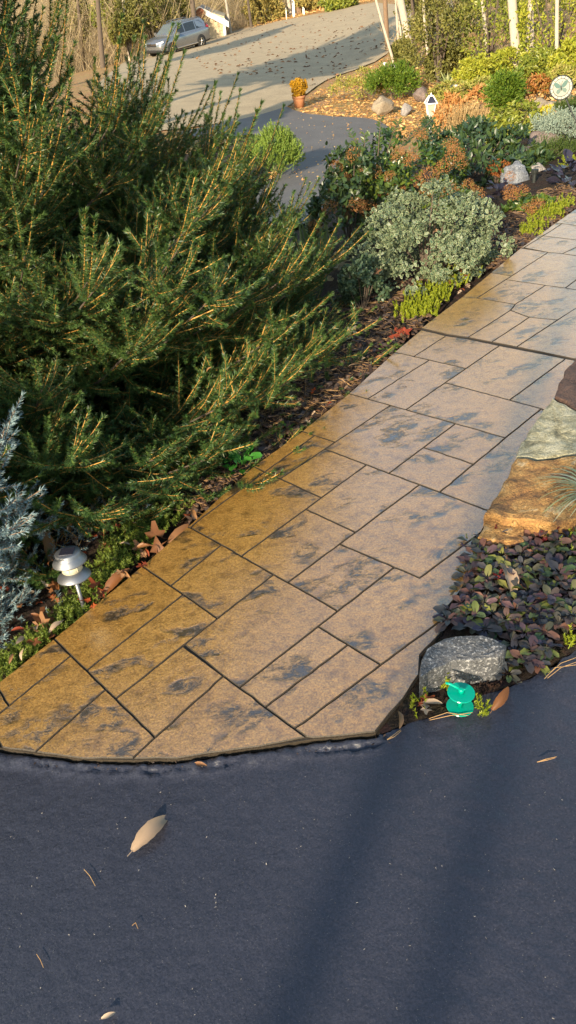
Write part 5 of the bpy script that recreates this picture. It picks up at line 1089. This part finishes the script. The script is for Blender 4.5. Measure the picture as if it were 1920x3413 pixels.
# ------------------------------------------------------------------ shed with white rake trim and rusty star plate
HD = 58.0; a0 = AT(664, 22, HD); a1 = AT(762, 72, HD); k = mpp(a0); hb = AT(664, 130, HD)
t = thing('shed', 'beige gabled shed with white roof trim standing below the road edge', 'shed', hb); hz = hb[2]-1.2; hw = a1[0]-a0[0]; ez = a1[2]
V = [(a0[0]-hw*.86, HD_ , z) for HD_ in (a0[1], a0[1]+5) for z in (hz, ez+.25)]
xl, xr, yf, yb = a0[0]-hw*.86, a0[0]+hw*.86, a0[1], a0[1]+5
mb = MB(); P5 = [(xl, hz), (xr, hz), (xr, ez+.30), (a0[0], a0[2]-.12), (xl, ez+.30)]
mb.add([(x, yf, z) for x, z in P5]+[(x, yb, z) for x, z in P5], [(0, 1, 2, 3, 4), (9, 8, 7, 6, 5)]+[(i, i+5, (i+1) % 5+5, (i+1) % 5) for i in range(5)]).build('wall', [M['siding']], t)
sl = (a0[2]-ez)/hw
for s in (-1, 1):
    e = np.array([a0[0]+s*hw, 0, ez]); r_ = np.array([a0[0], 0, a0[2]]); q = []
    for y in (yf-.25, yb+.25):
        for c_, dz in ((r_, 0), (e, 0), (e, -.10), (r_, -.10)): q.append((c_[0], y, c_[2]+dz))
    MB().add(q, [(3, 2, 1, 0)[::s], (4, 5, 6, 7)[::s], (0, 1, 5, 4)[::s], (2, 3, 7, 6)[::s], (1, 2, 6, 5)[::s]]).build('roof', [M['greystone']], t)
    q = []
    for y in (yf-.31, yf-.255):
        for c_, dz in ((r_, .03), (e, .03), (e, -.30), (r_, -.30)): q.append((c_[0], y, c_[2]+dz))
    MB().add(q, [(0, 1, 2, 3)[::s], (7, 6, 5, 4)[::s], (0, 4, 5, 1), (3, 2, 6, 7), (1, 5, 6, 2)]).build('roof_trim', [M['white']], t)
MB().box((xr-.06, yf-.02, (hz+ez)/2+.1), (.16, .06, ez-hz+.2)).build('corner_board', [M['white']], t)
for j in range(14):
    z_ = hz+.16+j*.2
    if z_ < a0[2]-.5:
        x1 = min(xr-.15, a0[0]+(a0[2]-.35-z_)/sl); x0_ = max(xl, a0[0]-(a0[2]-.35-z_)/sl); MB().add([(x0_, yf-.004, z_), (x1, yf-.004, z_), (x1, yf-.028, z_-.19), (x0_, yf-.028, z_-.19), (x0_, yf-.004, z_-.19), (x1, yf-.004, z_-.19)], [(0, 3, 2, 1), (3, 4, 5, 2)]).build('siding_board', [M['siding']], t)
cs = AT(668, 44, HD-.4); k = mpp(cs); t2 = thing('round_plaque', 'rusty round ornament hanging on the shed gable', 'ornament', cs)
MB().lathe([(15*k, -.02), (15*k, .02), (12*k, .04), (2*k, .05)], 20, 0, cs, np.array([[1, 0, 0], [0, 0, -1], [0, 1, 0]], float)).build('plate', [M['rust']], t2)

# ------------------------------------------------------------------ trees of the far wood and the right bank
def tree(label, base, top_dir, H, r0, mat, limbs=6, leaf=None, ln=0, crown_r=1.4, twigs=0, name='tree', cat='tree', split=None, seed=0):
    b = np.array(base, float); t = thing(name, label, cat, b); d = np.array(top_dir, float); path = [b-[0, 0, .2]]; rr = [r0*1.25]
    for s in np.linspace(0, 1, 9): path.append(b+d*H*s+np.array([noise.noise((s*3+b[0], b[1], 0)), noise.noise((b[1], s*3, 1)), 0])*.035*H*s); rr.append(r0*(1.08-.72*s))
    MB().tube(path, rr, 12).build('trunk', [mat], t, True); ends = []
    for i in range(limbs):
        s = rng.uniform(.38, .97); p = b+d*H*s; a = rng.uniform(0, 6.3); L = H*.28*(1.15-s)+.5; q1 = p+np.array([math.cos(a)*L*.5, math.sin(a)*L*.5, L*.35]); q2 = p+np.array([math.cos(a)*L, math.sin(a)*L, L*.9])
        mb = MB(); mb.tube([p, q1, q2], [r0*.36*(1.1-s), r0*.22*(1.1-s), .006], 6)
        for j in range(5):
            u = rng.uniform(.3, 1); w0 = p+(q2-p)*u; w1 = w0+rand_dirs(1)[0]*L*.4+[0, 0, L*.2]; mb.tube([w0, (w0+w1)/2+rng.normal(0, .03, 3), w1], [.012, .008, .003], 4); ends.append(w1)
        mb.build('limb', [mat], t, True); ends.append(q2)
    if twigs:
        N = twigs; s = rng.uniform(.45, 1.0, N); a = rng.uniform(0, 6.3, N); rr_ = H*.24*np.sqrt(rng.random(N))*(1.25-s)
        P = b+d*(H*s)[:, None]+np.column_stack([np.cos(a)*rr_, np.sin(a)*rr_, rr_*.5]); D = nrm(np.column_stack([np.cos(a), np.sin(a), np.full(N, 1.1)])+rng.normal(0, .5, (N, 3)))
        link('crown', mesh_np('crown', *stems_geo(P, D, rng.uniform(.7, 1.9, N), .1, .028, .008), M['palebark']), t)
    if leaf:
        N = ln; e = np.array(ends)[rng.integers(0, len(ends), N)]; p = e+rng.normal(0, crown_r*.38, (N, 3)); nm = rand_dirs(N)+[0, 0, .6]
        leaf_parts('leaf', [leaf], t, SIMPLE, p, frames(rand_dirs(N), nm, rng.uniform(.06, .13, N)), 0, 'crown')
    return t
def tree_px(label, bx, by, tx, ty, wpx, dist, mat, H=9, **kw):
    b = AT(bx, by, dist); b[2] = min(b[2], T1(b[0], b[1])+.05); q = AT(tx, ty, dist); d = nrm(q-b); d[1] *= .3; d = d/d[2]; return tree(label, b, d, H, wpx*mpp(b)/2, mat, **kw)
tree_px('pale straight trunk rising behind the spreading juniper', 1380, 235, 1338, 0, 23, 26, M['palebark'], 11, twigs=160)
tree_px('pale trunk leaning toward the road among olive bushes', 1553, 225, 1490, 0, 22, 22.5, M['palebark'], 10, twigs=140)
tree_px('thickest pale trunk standing behind the bright rhododendrons', 1733, 180, 1708, 0, 29, 20, M['palebark'], 10, twigs=140)
tree_px('pale forked trunk beside the thickest one', 1778, 165, 1765, 0, 20, 20.5, M['palebark'], 9, twigs=100)
tree_px('slim pale stem of the fork leaning across the pale forked trunk', 1756, 150, 1772, 0, 11, 20.3, M['palebark'], 7)
tree_px('thin pale sapling curving up beside the short white marker post', 1322, 236, 1258, 30, 9, 24.6, M['palebark'], 5, limbs=9)
tree_px('brown trunk with crimson leaves at the bend of the road', 1292, 150, 1283, 0, 15, 30, M['brownbark'], 11, leaf=M['redbrush'], ln=150, twigs=120)
tree_px('slender brown trunk next to the crimson-leaved one', 1330, 130, 1318, 0, 8, 30, M['palebark'], 8)
tree_px('very slim pale sapling between the crimson-leaved trunk and the pale straight one', 1345, 190, 1322, 0, 7, 27, M['palebark'], 7)
tree_px('slim pale trunk among the olive bushes right of the pale straight one', 1432, 170, 1412, 0, 9, 24, M['palebark'], 8)
tree_px('slender pale trunk rising from the tall green rhododendron', 1632, 130, 1610, 0, 12, 23, M['palebark'], 9)
tree_px('slim pale trunk close to the frame edge in the bright rhododendron', 1868, 120, 1856, 0, 12, 19, M['palebark'], 9)
tree_px('dark mottled trunk in shade behind the pale straight one', 1388, 215, 1372, 0, 12, 28, M['bark'], 10, twigs=100)
tree_px('far tan trunk behind the double white road post', 1000, 52, 993, 0, 19, 62, M['brownbark'], 17, twigs=500, leaf=M['brushleaf'], ln=300)
tree_px('far pink-grey trunk left of the double white road post', 968, 50, 962, 0, 12, 62, M['palebark'], 16, twigs=400)
tree_px('far grey trunk at the top of the road', 1109, 24, 1107, 0, 20, 68, M['palebark'], 18, twigs=500)
tree_px('dark ivy-hung trunk at the corner of the shed', 655, 120, 640, 0, 17, 52, M['bark'], 9, leaf=M['rhodo_d'], ln=500, crown_r=2)
tree_px('pale bent stem in the brush right of the shed', 770, 110, 752, 0, 8, 60, M['palebark'], 9)
tree_px('dark stem in the brush behind the road edge', 838, 88, 826, 0, 9, 60, M['bark'], 9)
tree_px('brown trunk behind the olive bush and leaning pale trunk', 1465, 140, 1462, 0, 12, 32, M['brownbark'], 11, twigs=120)
for i, (px, py, w_) in enumerate([(330, 150, 16), (420, 120, 10), (265, 160, 12), (560, 60, 14)]):
    tree_px(['grey trunk in the brush seen through the spruce leaders', 'thin grey trunk in the brush between spruce leader and car', 'dark trunk behind the spruce in the tan brush', 'dark trunk above the silver SUV'][i], px, py, px-12, -60, w_, 50+i*3, M['bark'] if i != 1 else M['palebark'], 10, leaf=M['brushleaf'], ln=300, crown_r=2)
# bushes of the right bank
for i, (px, py, wd, h, dd_, mt, lab) in enumerate([
 (1465, 130, 240, 330, 27, 'rhodo_d', 'olive twiggy bush between the two leaning pale trunks'), (1640, 80, 290, 340, 29, 'rhodo', 'tall green rhododendron behind the leaning pale trunk'),
 (1855, 60, 300, 380, 23, 'rhodo_y', 'dense bright yellow-green rhododendron at the frame edge'), (1560, 0, 240, 260, 36, 'rhodo_d', 'olive rhododendron at the top behind the pale trunks'),
 (1740, -10, 300, 300, 34, 'rhodo', 'green rhododendron behind the thickest pale trunk'), (1690, 215, 200, 100, 20, 'rhodo_y', 'low yellow-green bush in front of the thickest pale trunk'),
 (1575, 250, 120, 90, 19, 'rhodo_y', 'small bright bush by the rusty garden hook'), (1810, 220, 150, 90, 18, 'rhodo', 'low green bush behind the russet azalea'),
 (1395, 30, 140, 250, 34, 'rhodo_d', 'dark olive bush behind the pale straight trunk'), (1490, 205, 150, 120, 23.5, 'rhodo_d', 'low dark bush above the white bowl planter'),
 (1345, 190, 80, 110, 27, 'rhodo_d', 'small olive bush at the foot of the pale straight trunk'), (1910, 210, 140, 130, 17, 'rhodo_y', 'bright bush behind the butterfly disc'),
 (500, 55, 180, 150, 54, 'rhodo_d', 'dark evergreen bush right behind the silver SUV'), (1130, 10, 110, 50, 75, 'rhodo', 'low green bush at the top of the road'),
 (375, 45, 150, 150, 56, 'rhodo', 'yellow-green evergreen in the brush left of the SUV'), (250, 70, 130, 160, 58, 'rhodo_d', 'olive bush in the brush seen through the spruce top'), (600, 30, 100, 90, 57, 'rhodo_d', 'evergreen bush between SUV and shed'), (420, 100, 110, 140, 52, 'rhodo_d', 'olive bush at the nose of the silver SUV'),
 (880, 30, 150, 110, 68, 'brushleaf', 'golden-leaved brush at the road edge'), (1040, 5, 110, 70, 75, 'brushleaf', 'golden brush behind the road posts')]):
    c, r = on(px, py, wd, h, dd_); r[1] = min(r[0], 2.2)
    leaf_shrub('rhododendron' if 'rhodo' in mt else 'bush', lab, 'bush', c, r, 2600, max(.075, 13*mpp(c)) if dd_ < 40 else 12*mpp(c), [M[mt]], SIMPLE, 34, .30, zmin=-.6, inner=.4)
# bare tan brush of the far wood
def brush(name, label, x0, x1, d0, d1, n_, h, mat, leafm=None, ln=0):
    xs_ = rng.uniform(x0, x1, n_); ds = rng.uniform(d0, d1, n_); P = []
    for px, ds_ in zip(xs_, ds): q = AT(px, 60, ds_); q[2] = T1(q[0], q[1])-.05; P.append(q)
    P = np.array(P); L = h*rng.uniform(.4, 1.2, n_); d = np.column_stack([rng.normal(0, .42, n_), rng.normal(0, .3, n_), np.ones(n_)])
    k = 9; s = rng.uniform(.15, .9, (n_, k)); P2 = (P[:, None]+nrm(d)[:, None]*(L[:, None]*s)[..., None]).reshape(-1, 3); d2 = nrm(np.repeat(d, k, 0)+rng.normal(0, .7, (n_*k, 3))); L2 = np.repeat(L, k)*.32*rng.uniform(.5, 1.2, n_*k)
    g = [(stems_geo(P, d, L, .04, .016, .005), 0), (stems_geo(P2, d2, L2, .1, .008, .003), 0)]
    if leafm:
        i = rng.integers(0, len(P2), ln); p = P2[i]+d2[i]*(L2[i]*rng.random(ln))[:, None]; a = inst(SIMPLE, p, frames(rand_dirs(ln), rand_dirs(ln), rng.uniform(.08, .2, ln))); g.append((a[:3], 1))
    a = join(g); setp(link(name, mesh_np(name, *a[:3], [mat, leafm or mat], a[3])), label, 'brush', None, 'stuff')
brush('brush_thicket', 'tangle of bare tan stems and dry leaves beyond the road', 560, 1000, 62, 85, 700, 5.5, M['tanbrush'], M['brushleaf'], 2500)
brush('bare_thicket', 'sunlit bare twiggy thicket beyond the silver SUV', -200, 640, 52, 75, 1100, 5, M['tanbrush'], M['brushleaf'], 1600)
brush('far_wood', 'hazy mass of bare stems along the top of the road', 900, 2300, 80, 105, 1200, 8, M['tanbrush'], M['rhodo_y'], 9000)
brush('far_wood_edge', 'wall of distant bare trees closing the view', -700, 1000, 88, 115, 1300, 9, M['tanbrush'], M['brushleaf'], 9000)
brush('bank_twigs', 'thin bare twigs growing through the bushes on the bank', 1300, 1900, 22, 30, 30, .9, M['tanbrush'])

# leaf litter on bank and road
def litter(name, label, poly, n_, smin, smax, mat, off=.02, f=TP):
    P = np.array([f(*q) for q in scatter_px(poly, n_)])+[0, 0, off]; N = len(P); a = inst(SIMPLE, P, frames(np.column_stack([rng.normal(size=(N, 2)), rng.normal(0, .2, N)]), np.array([0, 0, 1.])+rng.normal(0, .4, (N, 3)), rng.uniform(smin, smax, N)))
    return setp(link(name, mesh_np(name, *a[:3], mat, a[3])), label, 'leaf litter', None, 'stuff')
litter('leaf_litter', 'orange-tan fallen leaves covering the bank between driveway and wood', [(960,366),(1030,325),(1160,255),(1260,215),(1300,150),(1420,150),(1560,180),(1920,180),(1920,420),(1700,430),(1500,470),(1320,470),(1290,425),(1240,402),(1060,388)], 7000, .05, .12, M['litter'])
litter('road_leaves', 'small brown leaves dotted over the road', [(700,130),(1000,70),(1250,20),(1320,110),(1240,205),(1060,285),(990,330),(900,250),(760,260),(620,200)], 420, .10, .20, M['roadleaf'], .045)
litter('verge_leaves', 'golden leaves heaped on the far road verge', [(840,95),(930,72),(1020,52),(1160,20),(1250,5),(1250,-6),(1160,8),(1010,40),(900,66)], 900, .12, .25, M['litter'], .06)
litter('driveway_specks', 'tiny pale leaves speckling the lower driveway', [(960,385),(1060,395),(1230,408),(1290,440),(1200,560),(1000,640),(930,590),(990,520),(960,470)], 150, .025, .06, M['litter'], .05)
litter('juniper_edge_leaves', 'brown leaves along the driveway edge under the pale juniper', [(985,500),(1000,520),(930,590),(880,620),(900,590),(960,540)], 160, .04, .09, M['litter'], .05)

# ------------------------------------------------------------------ trees beside and behind the viewpoint, one made-up shade caster among them, that throw the shadows seen in the photograph
def back_tree(px, py, back, r0, H, label, az=SUN_AZ, off=0, **kw):
    p = W(px, py)+off*np.array([math.cos(az), -math.sin(az), 0]); q = p-np.array([math.sin(az), math.cos(az), 0])*back; q[2] = T1(q[0], q[1]); return tree(label, q, (0, 0, 1), H*back/9, r0, M['bark'], **kw)
back_tree(1250, 2650, 12, .052, 8, 'slim tree behind the viewpoint throwing the wider shadow band', limbs=0)
back_tree(1565, 2620, 12.3, .046, 8, 'slim tree behind the viewpoint throwing the narrower shadow band', limbs=0)
sh = back_tree(1905, 2330, 8.2, .10, 6.0, 'made-up unseen evergreen added behind the viewpoint to shade the bronze rosettes', off=.95, limbs=0)  # invented tree, its high crown shaped and placed only to shade the right bed
cc_ = W(1905, 2330)-np.array([math.sin(SUN_AZ), math.cos(SUN_AZ), 0])*8.2+np.array([math.cos(SUN_AZ), -math.sin(SUN_AZ), 0])*.78; cc_[2] = 4.95
p, nr, _q = clumps(cc_, np.array([.66, .66, 1.45]), 60, .3, 9000, -1, .3); leaf_parts('leaf', [M['viburnum']], sh, SIMPLE, p, frames(rand_dirs(9000), nr, .10*rng.uniform(.7, 1.2, 9000)), 0, 'crown')
for px, py, hc, H, wid, lab in ((960, 268, 4.6, 9.8, 1.5, 'tall evergreen beyond the spruce shading the pot and road'), (735, 290, 4.2, 11, 1.5, 'evergreen further along shading the road left of the amber bush'), (600, 200, 4.0, 9, 1.6, 'evergreen shading the road by the car'), (690, 470, 3.6, 5.2, .6, 'smaller evergreen shading the lower driveway')):
    g_ = TP(px, py); lb_ = hc/math.tan(SUN_EL); x, y = g_[0]-math.sin(SUN_AZ)*lb_, g_[1]-math.cos(SUN_AZ)*lb_
    b = (x, y, T1(x, y)); t = thing('pine_tree', lab, 'pine tree', b); b = np.array(b); MB().tube([b-[0, 0, .2], b+[0, 0, H]], [.16, .03], 10).build('trunk', [M['bark']], t, True)
    P = []; D = []; L = []
    for j in range(420):
        s = rng.uniform(hc/H, 1); a = rng.uniform(0, 6.3); P.append(b+[0, 0, H*s]); D.append([math.cos(a), math.sin(a), rng.uniform(-.1, .4)]); L.append(max(.3, min(1, (1-s)/(1-hc/H)*1.5)*wid*rng.uniform(.5, 1.15)))
    P = np.array(P); D = np.array(D); L = np.array(L); a = join([(shoots_geo(P, D, L, .1, .007, .16, .05, (65, 35), 0), 0), (stems_geo(P, D, L, .1, .02, .006), 1)]); link('crown', mesh_np('crown', *a[:3], [M['needle'], M['bark']], a[3]), t)
    p, nr, _q = clumps(b+[0, 0, (hc+H)/2-.3], np.array([wid*.85, wid*.85, (H-hc)*.5]), 46, .28, 5000, -1, .35); leaf_parts('leaf', [M['viburnum']], t, SIMPLE, p, frames(rand_dirs(5000), nr, .17*rng.uniform(.7, 1.2, 5000)), 0, 'needle_mass')
